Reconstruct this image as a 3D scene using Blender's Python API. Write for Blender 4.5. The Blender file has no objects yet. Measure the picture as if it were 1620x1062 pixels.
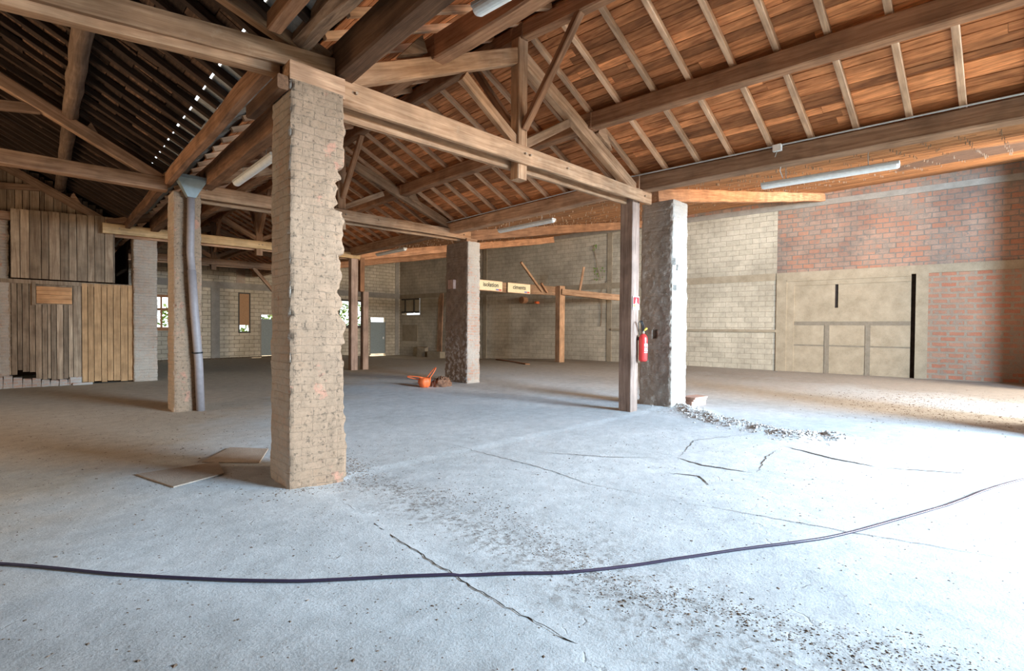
import bpy, math, random
from mathutils import Vector, Matrix, noise
S = bpy.context.scene
COL = S.collection
random.seed(7)
# ------------------------------------------------------------------ camera
cam_d = bpy.data.cameras.new('camera'); cam = bpy.data.objects.new('camera', cam_d); COL.objects.link(cam)
F_PX, YAW, PITCH, ROLL = 779.66, math.radians(43.71), math.radians(-.913), math.radians(.4485)
cam_d.sensor_fit = 'HORIZONTAL'; cam_d.sensor_width = 36; cam_d.lens = F_PX/1620*36
cam_d.clip_start = .05; cam_d.clip_end = 300
fw = Vector((math.sin(YAW)*math.cos(PITCH), math.cos(YAW)*math.cos(PITCH), math.sin(PITCH)))
rt0 = Vector((math.cos(YAW), -math.sin(YAW), 0)); up0 = rt0.cross(fw)
rt = rt0*math.cos(ROLL)+up0*math.sin(ROLL); up = -rt0*math.sin(ROLL)+up0*math.cos(ROLL)
M = Matrix((rt, up, -fw)).transposed().to_4x4(); M.translation = Vector((0, 0, 1.6))
cam.matrix_world = M; S.camera = cam
# ------------------------------------------------------------------ exposure, world, lights
S.view_settings.view_transform = 'Standard'; S.view_settings.look = 'None'
S.view_settings.exposure = 0.18; S.view_settings.gamma = 1.0; S.view_settings.use_curve_mapping = False
W = bpy.data.worlds.new('world'); S.world = W; W.use_nodes = True
bg = W.node_tree.nodes['Background']; bg.inputs[0].default_value = (.86, .93, 1, 1); 
# pale sky, brighter on the sunny side behind the building
_nt = W.node_tree; _tc = _nt.nodes.new('ShaderNodeTexCoord'); _sx = _nt.nodes.new('ShaderNodeSeparateXYZ'); _mr = _nt.nodes.new('ShaderNodeMapRange')
_nt.links.new(_tc.outputs['Generated'], _sx.inputs[0]); _nt.links.new(_sx.outputs[1], _mr.inputs[0])
for _i, _v in ((1, .15), (2, .8), (3, .38), (4, 2.6)): _mr.inputs[_i].default_value = _v
_nt.links.new(_mr.outputs[0], bg.inputs[1])

def area(name, loc, direction, sx, sy, power, color, spread=180):
    l = bpy.data.lights.new(name, 'AREA'); l.shape = 'RECTANGLE'; l.size = sx; l.size_y = sy
    l.energy = power; l.color = color; l.spread = math.radians(spread)
    o = bpy.data.objects.new(name, l); COL.objects.link(o); o.location = loc
    o.rotation_euler = Vector(direction).to_track_quat('-Z', 'Y').to_euler(); return o
# daylight entering through the open cart doorway in the front wall (behind the camera, to its right)
area('doorway_daylight', (9.6, -8.0, 4.2), (-.12, 1, .02), 4.6, 2.4, 7000, (.58, .79, 1))
# added warm fill lamps, set outside two invented wall openings
area('left_warm_fill', (-6.2, 11.0, 2.0), (1, .45, 0), 5.0, 3.0, 330, (1, .70, .45))
area('right_warm_fill', (16.6, -8.0, 3.2), (0, 1, .03), 4.6, 3.0, 4700, (1, .83, .64))
# afternoon sun on the yard: it comes from behind the building and only enters as light thrown back up by the ground
sl = bpy.data.lights.new('sun', 'SUN'); sl.energy = 9; sl.color = (1, .86, .66); sl.angle = math.radians(.6)
so = bpy.data.objects.new('sun', sl); COL.objects.link(so); so.rotation_euler = Vector((.12, -.62, -.78)).to_track_quat('-Z', 'Y').to_euler()

# ------------------------------------------------------------------ material helpers
def newmat(name):
    m = bpy.data.materials.new(name); m.use_nodes = True
    nt = m.node_tree; b = nt.nodes['Principled BSDF']; b.inputs['Roughness'].default_value = .85
    b.inputs['Specular IOR Level'].default_value = .25
    return m, nt, b
def nd(nt, t, **k):
    n = nt.nodes.new(t)
    for a, v in k.items():
        if a.startswith('i_'):
            key = a[2:]; key = int(key) if key.isdigit() else key.replace('_', ' ')
            n.inputs[key].default_value = v
        else: setattr(n, a, v)
    return n
def mix(nt, fac, a, b, mode='MIX'):
    n = nt.nodes.new('ShaderNodeMix'); n.data_type = 'RGBA'; n.blend_type = mode
    for i, v in ((0, fac), (6, a), (7, b)):
        if hasattr(v, 'links'): nt.links.new(v, n.inputs[i])
        else: n.inputs[i].default_value = v if i == 0 else (*v, 1) if len(v) == 3 else v
    return n.outputs[2]
def ramp(nt, src, stops):
    r = nt.nodes.new('ShaderNodeValToRGB'); e = r.color_ramp.elements
    while len(e) < len(stops): e.new(.5)
    for q, (p, c) in zip(e, stops):
        q.position = p; q.color = (c, c, c, 1) if isinstance(c, (int, float)) else (*c, 1)
    nt.links.new(src, r.inputs[0]); return r.outputs[0]
def noise_n(nt, vec, scale, detail=4, rough=.6, dist=0):
    n = nd(nt, 'ShaderNodeTexNoise', i_Scale=scale, i_Detail=detail, i_Roughness=rough, i_Distortion=dist)
    nt.links.new(vec, n.inputs['Vector']); return n.outputs[0]
def mathn(nt, op, a, b=None, clamp=False):
    n = nt.nodes.new('ShaderNodeMath'); n.operation = op; n.use_clamp = clamp
    for i, v in ((0, a), (1, b)):
        if v is None: continue
        if hasattr(v, 'links'): nt.links.new(v, n.inputs[i])
        else: n.inputs[i].default_value = v
    return n.outputs[0]
def bump(nt, b, h, strength=.4, dist=.02):
    n = nd(nt, 'ShaderNodeBump', i_Strength=strength, i_Distance=dist)
    nt.links.new(h, n.inputs['Height']); nt.links.new(n.outputs[0], b.inputs['Normal'])
def mapping(nt, vec, scale):
    n = nt.nodes.new('ShaderNodeMapping'); n.inputs['Scale'].default_value = scale
    nt.links.new(vec, n.inputs[0]); return n.outputs[0]
def coords(nt, kind='Object'):
    return nt.nodes.new('ShaderNodeTexCoord').outputs[kind]

def wood(name, dark, light, axis=0, rnd='object', grain=1.0, var=.5, blotch=None):
    m, nt, b = newmat(name)
    sc = [22, 22, 22]; sc[axis] = 1.3
    c = coords(nt)
    if rnd == 'object':
        oi = nt.nodes.new('ShaderNodeObjectInfo'); r = oi.outputs['Random']
    else:
        at = nt.nodes.new('ShaderNodeAttribute'); at.attribute_name = 'rnd'; r = at.outputs['Fac']
    va = nt.nodes.new('ShaderNodeVectorMath'); va.operation = 'ADD'
    cb = nt.nodes.new('ShaderNodeCombineXYZ')
    k = mathn(nt, 'MULTIPLY', r, 37.0)
    for i in range(3): nt.links.new(k, cb.inputs[i])
    nt.links.new(c, va.inputs[0]); nt.links.new(cb.outputs[0], va.inputs[1])
    v = va.outputs[0]
    g = noise_n(nt, mapping(nt, v, sc), 1.0, 5, .65, .6)
    g2 = noise_n(nt, v, 2.2, 3, .6)
    col = ramp(nt, g, [(.3, dark), (.5, tuple((x+y)/2 for x, y in zip(dark, light))), (.68, light)])
    sh = ramp(nt, r, [(0, 1-var), (1, 1.0+var*.35)])
    col = mix(nt, 1.0, col, sh, 'MULTIPLY')
    st = ramp(nt, g2, [(.35, .62), (.6, 1.0)])
    col = mix(nt, .8, col, st, 'MULTIPLY')
    if blotch:
        g3 = noise_n(nt, v, 5.0, 4, .7)
        col = mix(nt, ramp(nt, g3, [(.6, 0), (.72, .35)]), col, blotch)
    nt.links.new(col, b.inputs['Base Color'])
    bump(nt, b, g, .5*grain, .012)
    return m

def masonry(name, c1, c2, mortar, bw, bh, ms, wash=None, wash_lo=.45, wash_hi=.6, dirt=(.1, .09, .08), dirt_amt=.5,
            bumps=.6, distort=.012, patch=None, patch_lo=.62, bias=0, msmooth=.25, pits=0):
    m, nt, b = newmat(name)
    uv = coords(nt, 'UV'); ob = coords(nt)
    n3 = nd(nt, 'ShaderNodeTexNoise', i_Scale=7.0, i_Detail=3.0); nt.links.new(uv, n3.inputs['Vector'])
    s = nt.nodes.new('ShaderNodeVectorMath'); s.operation = 'SUBTRACT'; s.inputs[1].default_value = (.5, .5, .5)
    nt.links.new(n3.outputs[1], s.inputs[0])
    sc = nt.nodes.new('ShaderNodeVectorMath'); sc.operation = 'SCALE'; sc.inputs['Scale'].default_value = distort*4
    nt.links.new(s.outputs[0], sc.inputs[0])
    ad = nt.nodes.new('ShaderNodeVectorMath'); ad.operation = 'ADD'
    nt.links.new(uv, ad.inputs[0]); nt.links.new(sc.outputs[0], ad.inputs[1])
    br = nd(nt, 'ShaderNodeTexBrick', i_Scale=1.0)
    br.inputs['Brick Width'].default_value = bw; br.inputs['Row Height'].default_value = bh
    br.inputs['Mortar Size'].default_value = ms; br.inputs['Mortar Smooth'].default_value = msmooth
    br.inputs['Color1'].default_value = (*c1, 1); br.inputs['Color2'].default_value = (*c2, 1)
    br.inputs['Mortar'].default_value = (*mortar, 1); br.inputs['Bias'].default_value = bias
    nt.links.new(ad.outputs[0], br.inputs['Vector'])
    col = br.outputs['Color']
    big = noise_n(nt, ob, .9, 5, .65); med = noise_n(nt, ob, 6.0, 6, .7); fine = noise_n(nt, ob, 40.0, 3, .7)
    if wash:
        w = mathn(nt, 'ADD', mathn(nt, 'MULTIPLY', big, .5), mathn(nt, 'MULTIPLY', med, .5))
        col = mix(nt, ramp(nt, w, [(wash_lo, .95), (wash_hi, 0)]), col, wash)
    if patch:
        col = mix(nt, ramp(nt, noise_n(nt, ob, 3.3, 5, .7), [(patch_lo, 0), (patch_lo+.05, .85)]), col, patch)
    col = mix(nt, mathn(nt, 'MULTIPLY', ramp(nt, noise_n(nt, ob, .55, 6, .6), [(.42, 0), (.72, 1)]), dirt_amt), col, dirt)
    col = mix(nt, .6, col, ramp(nt, med, [(.3, .72), (.65, 1.08)]), 'MULTIPLY')
    col = mix(nt, .5, col, ramp(nt, fine, [(.3, .75), (.6, 1.05)]), 'MULTIPLY')
    if pits:
        pf = ramp(nt, noise_n(nt, ob, 26, 5, .75), [(.55, 0), (.63, pits)]); col = mix(nt, pf, col, (.09, .065, .045))
    nt.links.new(col, b.inputs['Base Color'])
    h = mathn(nt, 'ADD', mathn(nt, 'MULTIPLY', br.outputs['Fac'], -.6), mathn(nt, 'ADD', mathn(nt, 'MULTIPLY', med, .8), mathn(nt, 'MULTIPLY', fine, .3)))
    bump(nt, b, h, bumps, .02)
    return m

def rough(name, a, c, scale=3.0, rgh=.9, bs=.5, spots=None, spot_lo=.6, fine=60, z_spots=None):
    m, nt, b = newmat(name); ob = coords(nt)
    n1 = noise_n(nt, ob, scale, 6, .7); n2 = noise_n(nt, ob, fine, 4, .7)
    col = ramp(nt, n1, [(.3, a), (.7, c)])
    col = mix(nt, .6, col, ramp(nt, n2, [(.3, .7), (.65, 1.1)]), 'MULTIPLY')
    if spots:
        f = ramp(nt, noise_n(nt, ob, 9, 6, .75), [(spot_lo, 0), (spot_lo+.06, .9)])
        if z_spots:
            sp = nt.nodes.new('ShaderNodeSeparateXYZ'); nt.links.new(ob, sp.inputs[0])
            f = mathn(nt, 'MULTIPLY', f, ramp(nt, mathn(nt, 'DIVIDE', sp.outputs[2], 4.0), z_spots))
        col = mix(nt, f, col, spots)
    nt.links.new(col, b.inputs['Base Color']); b.inputs['Roughness'].default_value = rgh
    bump(nt, b, mathn(nt, 'ADD', n1, n2), bs, .02)
    return m
def plain(name, c, rgh=.6, metal=0, spec=.3):
    m, nt, b = newmat(name); b.inputs['Roughness'].default_value = rgh; b.inputs['Metallic'].default_value = metal
    b.inputs['Specular IOR Level'].default_value = spec
    ob = coords(nt); n = noise_n(nt, ob, 14, 4, .6)
    nt.links.new(mix(nt, .45, c, ramp(nt, n, [(.3, .72), (.65, 1.08)]), 'MULTIPLY'), b.inputs['Base Color'])
    return m

MW = {}
MW['truss'] = wood('weathered_truss_timber', (.30, .155, .08), (.60, .375, .225), blotch=(.46, .34, .23))
MW['truss2'] = wood('brown_truss_timber', (.30, .155, .085), (.62, .385, .24))
MW['dark'] = wood('dark_purlin_timber', (.15, .075, .04), (.36, .19, .105))
MW['purlin'] = wood('reddish_purlin_timber', (.28, .13, .065), (.58, .31, .17))
MW['rafter'] = wood('pale_rafter_timber', (.55, .31, .18), (.95, .61, .38), var=.3)
MW['drafter'] = wood('dark_rafter_timber', (.035, .02, .013), (.10, .06, .04), var=.5)  # dark brown timber of the left bay rafters
MW['plank'] = wood('roof_board_timber', (.34, .11, .038), (.92, .37, .145), axis=1, rnd='attr', var=.55)
MW['plank2'] = wood('eaves_board_timber', (.30, .125, .048), (.58, .28, .12), axis=1, rnd='attr', var=.35)
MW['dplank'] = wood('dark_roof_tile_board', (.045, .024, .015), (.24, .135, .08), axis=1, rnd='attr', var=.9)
MW['oldboard'] = wood('grey_brown_partition_board', (.25, .155, .095), (.50, .36, .235), axis=2, rnd='attr', var=.4)
MW['newboard'] = wood('fresh_yellow_partition_board', (.42, .225, .10), (.64, .37, .18), axis=2, rnd='attr', var=.2)
MW['orangeboard'] = wood('orange_shutter_board', (.55, .25, .10), (.78, .42, .2), axis=0, rnd='attr', var=.15)
MW['yellow'] = wood('new_yellow_timber', (.52, .33, .15), (.78, .54, .30), var=.15)
MW['post'] = wood('grey_pink_post_timber', (.26, .17, .13), (.50, .37, .30), var=.2)
MW['rotten'] = wood('rotten_beam_timber', (.09, .05, .03), (.42, .27, .17), grain=2.5)
MBK = masonry('whitewashed_small_brick', (.27, .175, .11), (.31, .21, .14), (.22, .155, .105), .23, .078, .006, pits=.8, bumps=.5, wash=(.30, .205, .135), wash_lo=.50, wash_hi=.58,
              patch=(.42, .21, .14), patch_lo=.61, dirt_amt=.25, dirt=(.2, .15, .11), msmooth=.6)
MBK2 = masonry('brown_small_brick', (.40, .28, .20), (.48, .34, .25), (.38, .30, .23), .23, .078, .012, wash=(.50, .42, .34),
               patch=(.50, .22, .14), patch_lo=.64, dirt_amt=.3, dirt=(.2, .14, .1), msmooth=.5)
MBK5 = masonry('grey_render_over_brick', (.50, .30, .22), (.46, .38, .32), (.46, .41, .36), .23, .08, .014, wash=(.52, .48, .43), wash_lo=.48, wash_hi=.56, dirt_amt=.2)
MDARK = rough('dark_roughcast_render', (.22, .15, .11), (.42, .31, .23), 5, spots=(.85, .82, .79), spot_lo=.50, z_spots=[(.0, 1), (.22, .6), (.45, 0)], bs=.7, fine=32)
MGREY = rough('grey_brown_roughcast_render', (.30, .235, .185), (.46, .385, .32), 4, spots=(.58, .53, .47), spot_lo=.58, bs=.5, fine=45)
MWHITE = masonry('limewashed_pillar_face', (.42, .36, .30), (.46, .40, .34), (.40, .36, .31), .23, .08, .008, wash=(.48, .45, .41), patch=(.6, .33, .24), patch_lo=.7, dirt_amt=.1, msmooth=.6)
MBLOCK = masonry('concrete_block_wall', (.52, .45, .34), (.60, .52, .40), (.33, .28, .21), .5, .21, .009, dirt=(.15, .125, .09), dirt_amt=.55, bumps=.5, distort=.006, msmooth=.4)
MBLOCK2 = masonry('pale_concrete_block_wall', (.56, .48, .36), (.66, .57, .44), (.30, .25, .19), .5, .21, .016, dirt=(.14, .12, .09), dirt_amt=.5, distort=.006, msmooth=.3)
MCLAY = masonry('red_clay_block_wall', (.40, .185, .115), (.37, .25, .185), (.21, .185, .155), .37, .178, .017, wash=(.30, .235, .185), wash_lo=.42, wash_hi=.50, dirt=(.12, .10, .09), dirt_amt=.75, distort=.01, msmooth=.2, patch=(.20, .18, .155), patch_lo=.60)
MCLAY2 = masonry('red_clay_block_wall_thick_joints', (.46, .16, .09), (.42, .23, .15), (.34, .26, .19), .42, .178, .038, wash=(.36, .28, .21), wash_lo=.40, wash_hi=.47, dirt_amt=.45, dirt=(.2, .15, .11), distort=.012, msmooth=.15)
MCON = rough('cast_concrete', (.27, .215, .145), (.40, .325, .23), 2.5, bs=.35)
MCONG = rough('grey_cast_concrete', (.26, .235, .20), (.38, .34, .29), 2.5, bs=.35)
MCOND = rough('rough_infill_joint', (.20, .165, .12), (.27, .225, .17), 6, bs=.9)
MBLACK = rough('dark_slot', (.02, .015, .012), (.05, .035, .03), 5)
MZINC = plain('grey_zinc_sheet', (.22, .26, .27), .55, .3)
MPIPE = plain('grey_plastic_pipe', (.25, .22, .22), .5)
MSHEET = rough('gutter_sheet_and_tile', (.22, .23, .23), (.46, .46, .44), 5)
MROOF = rough('old_roof_covering', (.10, .06, .045), (.18, .11, .08), 4)
MLAMP = plain('white_lamp_diffuser', (.82, .84, .82), .35)
MLAMPB = plain('grey_lamp_housing', (.5, .5, .48), .5)
MWIRE = plain('thin_grey_wire', (.4, .38, .34), .6)
MCAB = plain('black_cable_sheath', (.05, .035, .06), .35)
MRED = plain('red_enamel', (.72, .05, .045), .3, spec=.5)
MORANGE = plain('orange_rubber', (.85, .17, .05), .5)
MYEL = plain('yellow_plastic', (.85, .6, .08), .4)
MBLK = plain('black_rubber', (.02, .02, .022), .5)
MWHT = plain('white_print', (.85, .84, .8), .6)
MBLU = plain('blue_print', (.08, .12, .5), .6)
MREDP = plain('red_print', (.62, .03, .035), .6)
MDOOR = plain('grey_blue_door_paint', (.25, .29, .29), .6)
MTILE = rough('pink_terracotta', (.50, .30, .23), (.66, .44, .35), 6)
MPLY = rough('dusty_plywood', (.36, .27, .20), (.47, .37, .29), 2)
MSACK = rough('brown_sacking', (.10, .05, .035), (.32, .17, .10), 14)
MFOAM = plain('foliage_green', (.18, .32, .05), .7)
MGRIT = rough('dry_leaf_and_grit', (.10, .07, .05), (.30, .22, .16), 30)
MGRITW = rough('pale_rubble', (.4, .36, .33), (.7, .65, .6), 30)
MCRACK = rough('dark_crack_soil', (.045, .035, .03), (.12, .09, .07), 9)
MNAIL = plain('rusty_nail', (.35, .25, .17), .6)

# ------------------------------------------------------------------ mesh helpers
def tag(o, label=None, cat=None, group=None, kind=None):
    if label: o['label'] = label
    if cat: o['category'] = cat
    if group: o['group'] = group
    if kind: o['kind'] = kind
    return o
def link(name, me, parent=None, mat=None, M=None):
    o = bpy.data.objects.new(name, me); COL.objects.link(o)
    if mat is not None:
        for x in (mat if isinstance(mat, (list, tuple)) else [mat]): me.materials.append(x)
    if M is not None: o.matrix_basis = M
    if parent is not None:
        o.parent = parent
        o.matrix_parent_inverse = parent.matrix_basis.inverted()
    return o
def empty(name, loc, label, cat, group=None):
    o = bpy.data.objects.new(name, None); COL.objects.link(o); o.empty_display_size = .2
    o.matrix_basis = Matrix.Translation(loc); return tag(o, label, cat, group)
class MB:
    def __init__(s): s.v = []; s.f = []; s.m = []; s.r = []; s.uv = []
    def face(s, pts, mat=0, r=0., uv=None):
        n = len(s.v); s.v += [tuple(p) for p in pts]; s.f.append(tuple(range(n, n+len(pts)))); s.m.append(mat); s.r.append(r)
        s.uv.append(uv if uv else [(0, 0)]*len(pts))
    def hexa(s, P, mat=0, r=0.):   # P: 4 bottom ccw + 4 top
        n = len(s.v); s.v += [tuple(p) for p in P]
        for q in ((3, 2, 1, 0), (4, 5, 6, 7), (0, 1, 5, 4), (1, 2, 6, 5), (2, 3, 7, 6), (3, 0, 4, 7)):
            s.f.append(tuple(n+i for i in q)); s.m.append(mat); s.r.append(r)
            s.uv.append([((P[i][0]+P[i][1]), P[i][2]) for i in q])
    def box(s, a, b, mat=0, r=0.):
        x0, x1 = sorted((a[0], b[0])); y0, y1 = sorted((a[1], b[1])); z0, z1 = sorted((a[2], b[2]))
        s.hexa([(x0, y0, z0), (x1, y0, z0), (x1, y1, z0), (x0, y1, z0), (x0, y0, z1), (x1, y0, z1), (x1, y1, z1), (x0, y1, z1)], mat, r)
    def tube(s, pts, rad, n=8, mat=0, cap=True, r=0.):
        pts = [Vector(p) for p in pts]; base = len(s.v)
        rads = rad if isinstance(rad, (list, tuple)) else [rad]*len(pts)
        for i, p in enumerate(pts):
            t = (pts[min(i+1, len(pts)-1)]-pts[max(i-1, 0)]).normalized()
            a = t.orthogonal() if i == 0 else (a - t*a.dot(t))
            a.normalize(); c = t.cross(a)
            for k in range(n):
                th = 2*math.pi*k/n; s.v.append(tuple(p+(a*math.cos(th)+c*math.sin(th))*rads[i]))
        for i in range(len(pts)-1):
            for k in range(n):
                q = (base+i*n+k, base+i*n+(k+1) % n, base+(i+1)*n+(k+1) % n, base+(i+1)*n+k)
                s.f.append(q); s.m.append(mat); s.r.append(r); s.uv.append([(0, 0)]*4)
        if cap:
            for q in (tuple(base+k for k in reversed(range(n))), tuple(base+(len(pts)-1)*n+k for k in range(n))):
                s.f.append(q); s.m.append(mat); s.r.append(r); s.uv.append([(0, 0)]*n)
    def lathe(s, prof, c, n=24, mat=0):
        base = len(s.v)
        for (r, z) in prof:
            for k in range(n):
                th = 2*math.pi*k/n; s.v.append((c[0]+r*math.cos(th), c[1]+r*math.sin(th), c[2]+z))
        for i in range(len(prof)-1):
            for k in range(n):
                s.f.append((base+i*n+k, base+i*n+(k+1) % n, base+(i+1)*n+(k+1) % n, base+(i+1)*n+k)); s.m.append(mat); s.r.append(0); s.uv.append([(0, 0)]*4)
    def mesh(s, name, smooth=False):
        me = bpy.data.meshes.new(name); me.from_pydata(s.v, [], s.f)
        me.polygons.foreach_set('material_index', s.m)
        if smooth: me.polygons.foreach_set('use_smooth', [True]*len(s.f))
        a = me.attributes.new('rnd', 'FLOAT', 'FACE'); a.data.foreach_set('value', s.r)
        u = me.uv_layers.new(name='UVMap'); flat = [c for f in s.uv for p in f for c in p]; u.data.foreach_set('uv', flat)
        me.update(); return me
    def build(s, name, mats, parent=None, smooth=False):
        return link(name, s.mesh(name, smooth), parent, mats)

def beam(name, p, q, w, h, mat, parent=None, seed=0, jit=.006, upv=(0, 0, 1), cham=.012, seg=.35, taper=1.0):
    """hewn timber from p to q (centre line), w wide, h deep; local x runs along the grain"""
    p = Vector(p); q = Vector(q); d = q-p; L = d.length; X = d.normalized()
    Y = Vector(upv).cross(X); Y.normalize(); Z = X.cross(Y)
    n = max(2, int(L/seg)); mb = MB(); rnd = random.Random(seed+int(1000*abs(p.x+q.y))); off = rnd.random()*50
    for i in range(n+1):
        x = L*i/n; k = 1+(taper-1)*i/n; hw, hh = w/2*k, h/2*k
        prof = [(-hw+cham, -hh), (hw-cham, -hh), (hw, -hh+cham), (hw, hh-cham), (hw-cham, hh), (-hw+cham, hh), (-hw, hh-cham), (-hw, -hh+cham)]
        sway = noise.noise(Vector((x*.5, off, 3)))*jit*1.5
        for j, (a, b) in enumerate(prof):
            nn = noise.noise_vector(Vector((x*1.3+off, j*.7, off)))
            mb.v.append((x, a+nn[1]*jit+sway, b+nn[2]*jit+sway))
    for i in range(n):
        for j in range(8):
            mb.f.append((i*8+j, (i+1)*8+j, (i+1)*8+(j+1) % 8, i*8+(j+1) % 8)); mb.m.append(0); mb.r.append(0); mb.uv.append([(0, 0)]*4)
    for c in ([7, 6, 5, 4, 3, 2, 1, 0], [n*8+j for j in range(8)]):
        mb.f.append(tuple(c)); mb.m.append(0); mb.r.append(0); mb.uv.append([(0, 0)]*8)
    mb.f = [tuple(reversed(f)) for f in mb.f]
    me = mb.mesh(name)
    Mx = Matrix((X, Y, Z)).transposed().to_4x4(); Mx.translation = p
    return link(name, me, parent, mat, Mx)

# ------------------------------------------------------------------ layout of the hall
TY = [5.22, 11.2, 17.2, 23.0]                 # truss lines
RX = 5.1                                      # ridge of the middle bay
BACK = lambda x: 28.3+.1*x                    # back wall line
WALLR = lambda y: 21.6-.12*y                  # right wall line
def shear(x, y):                              # the roof splays out on the near side of the first truss
    k = min(1, max(0, (x-2.4)/2.7)); k2 = 1 if x < 9.3 else max(0, 1-(x-9.3)/6)
    return x+(.097*(5.22-y)*k*k2 if y < 5.22 else 0)
ZR = lambda x: 6.11-.48*abs(x-RX)             # board underside, middle bay
ZL = lambda x: 4.70+.55*(1.55-x) if x > -1.75 else 4.70+.55*(1.55+1.75)-.55*(-1.75-x)
ZE = lambda x: 4.38+.187*(x-8.72)             # lean-to boards
def zfl(x, y):
    a = min(1, max(0, (x-11)/7)); c = min(1, max(0, (y-15)/14)); a = a*a*(3-2*a); c = c*c*(3-2*c)
    return -.38*a*c-.08*c

# ------------------------------------------------------------------ floor
def floor_mat():
    m, nt, b = newmat('dusty_concrete_floor'); ob = coords(nt)
    sp = nt.nodes.new('ShaderNodeSeparateXYZ'); nt.links.new(ob, sp.inputs[0]); x, y = sp.outputs[0], sp.outputs[1]
    n1 = noise_n(nt, ob, .7, 6, .62, .4); n2 = noise_n(nt, ob, 5, 6, .72); n3 = noise_n(nt, ob, 75, 4, .75); n4 = noise_n(nt, ob, 17, 5, .75)
    col = ramp(nt, n1, [(.3, (.51, .535, .54)), (.55, (.59, .61, .615)), (.75, (.65, .665, .66))])
    # browner tone further in and on the left side
    wob = mathn(nt, 'MULTIPLY', mathn(nt, 'SUBTRACT', n1, .5), 5.0)
    f1 = mathn(nt, 'ADD', mathn(nt, 'SUBTRACT', y, mathn(nt, 'MULTIPLY', x, 1.25)), wob)
    e1 = ramp(nt, mathn(nt, 'DIVIDE', f1, 14.0, True), [(.28, 0), (.50, .85)])
    col = mix(nt, e1, col, (.44, .34, .235))
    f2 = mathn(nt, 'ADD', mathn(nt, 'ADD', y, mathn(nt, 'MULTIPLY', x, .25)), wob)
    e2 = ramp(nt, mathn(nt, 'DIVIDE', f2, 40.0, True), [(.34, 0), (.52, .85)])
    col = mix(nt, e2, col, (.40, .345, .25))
    # earth by the right wall
    f3 = mathn(nt, 'ADD', mathn(nt, 'SUBTRACT', x, mathn(nt, 'MULTIPLY', y, .15)), wob)
    e3 = ramp(nt, mathn(nt, 'DIVIDE', mathn(nt, 'SUBTRACT', f3, 12.5), 6.0, True), [(.1, 0), (.7, .8)])
    col = mix(nt, e3, col, (.27, .22, .17))
    # gritty worn strips along the old slab joints
    for (a0, b0, c0, wd) in ((1, 0, 2.45, .38), (1, .16, 3.05, .5), (1, .05, 8.9, .5)):
        d = mathn(nt, 'ABSOLUTE', mathn(nt, 'SUBTRACT', mathn(nt, 'ADD', x, mathn(nt, 'MULTIPLY', y, b0)), mathn(nt, 'ADD', c0, mathn(nt, 'MULTIPLY', mathn(nt, 'SUBTRACT', n1, .5), 1.6))))
        s = ramp(nt, mathn(nt, 'DIVIDE', d, wd, True), [(.2, 1), (1, 0)])
        gr = mathn(nt, 'MULTIPLY', s, ramp(nt, n4, [(.48, 0), (.64, .6)]))
        near = ramp(nt, mathn(nt, 'DIVIDE', y, 10.0, True), [(.5, 1), (.75, 0)])
        col = mix(nt, mathn(nt, 'MULTIPLY', gr, near), col, (.17, .14, .115))
    col = mix(nt, .8, col, ramp(nt, n2, [(.3, .74), (.62, 1.06)]), 'MULTIPLY')
    col = mix(nt, .75, col, ramp(nt, n3, [(.30, .62), (.5, 1.0), (.7, 1.14)]), 'MULTIPLY')
    col = mix(nt, ramp(nt, noise_n(nt, ob, 28, 3, .6), [(.68, 0), (.72, .7)]), col, (.2, .165, .14))
    # hairline cracks
    vo = nd(nt, 'ShaderNodeTexVoronoi', feature='DISTANCE_TO_EDGE', i_Scale=.42)
    va = nt.nodes.new('ShaderNodeVectorMath'); va.operation = 'ADD'
    nn = nd(nt, 'ShaderNodeTexNoise', i_Scale=1.6, i_Detail=6.0); nt.links.new(ob, nn.inputs['Vector'])
    nt.links.new(ob, va.inputs[0]); nt.links.new(nn.outputs[1], va.inputs[1]); nt.links.new(va.outputs[0], vo.inputs['Vector'])
    ck = ramp(nt, vo.outputs[0], [(.0, 1), (.005, 0)])
    ck = mathn(nt, 'MULTIPLY', ck, ramp(nt, n2, [(.52, 0), (.6, .45)]))
    col = mix(nt, ck, col, (.14, .12, .1))
    nt.links.new(col, b.inputs['Base Color']); b.inputs['Roughness'].default_value = .8
    h = mathn(nt, 'ADD', mathn(nt, 'ADD', mathn(nt, 'MULTIPLY', n3, .35), mathn(nt, 'MULTIPLY', n4, .5)), mathn(nt, 'SUBTRACT', n2, mathn(nt, 'MULTIPLY', ck, 1.0)))
    bump(nt, b, h, .38, .018)
    return m
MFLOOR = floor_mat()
def seg_d(px, py, pts):
    best = 9
    for (a, b), (c, d) in zip(pts, pts[1:]):
        vx, vy = c-a, d-b; t = max(0, min(1, ((px-a)*vx+(py-b)*vy)/(vx*vx+vy*vy)))
        best = min(best, math.hypot(px-a-t*vx, py-b-t*vy))
    return best
MOUND = [(9.3, 4.75), (8.75, 4.1), (8.45, 3.5), (8.15, 2.45), (8.5, 2.0)]
def zfloor(x, y):
    z = zfl(x, y)
    z += noise.noise(Vector((x*.6, y*.6, 0)))*.012
    if x < 11 and y < 9:
        z += noise.noise(Vector((x*3, y*3, 0)))*.003
        d = seg_d(x, y, MOUND); z += .085*math.exp(-(d/.28)**2)*(.8+noise.noise(Vector((x*5, y*5, 4)))*.8)
        if x > 1.94+noise.noise(Vector((y*2, 0, 0)))*.03 and y < 5: z -= .010
        gx = 2.9+.35*(2-y) if y < 2 else 2.9-.2*(y-2)
        if y < 5: z -= .02*math.exp(-((x-gx)/.35)**2)
    d = math.hypot(x-8.9, y-5.2); z += .04*math.exp(-(d/.7)**2)
    return z
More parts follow.
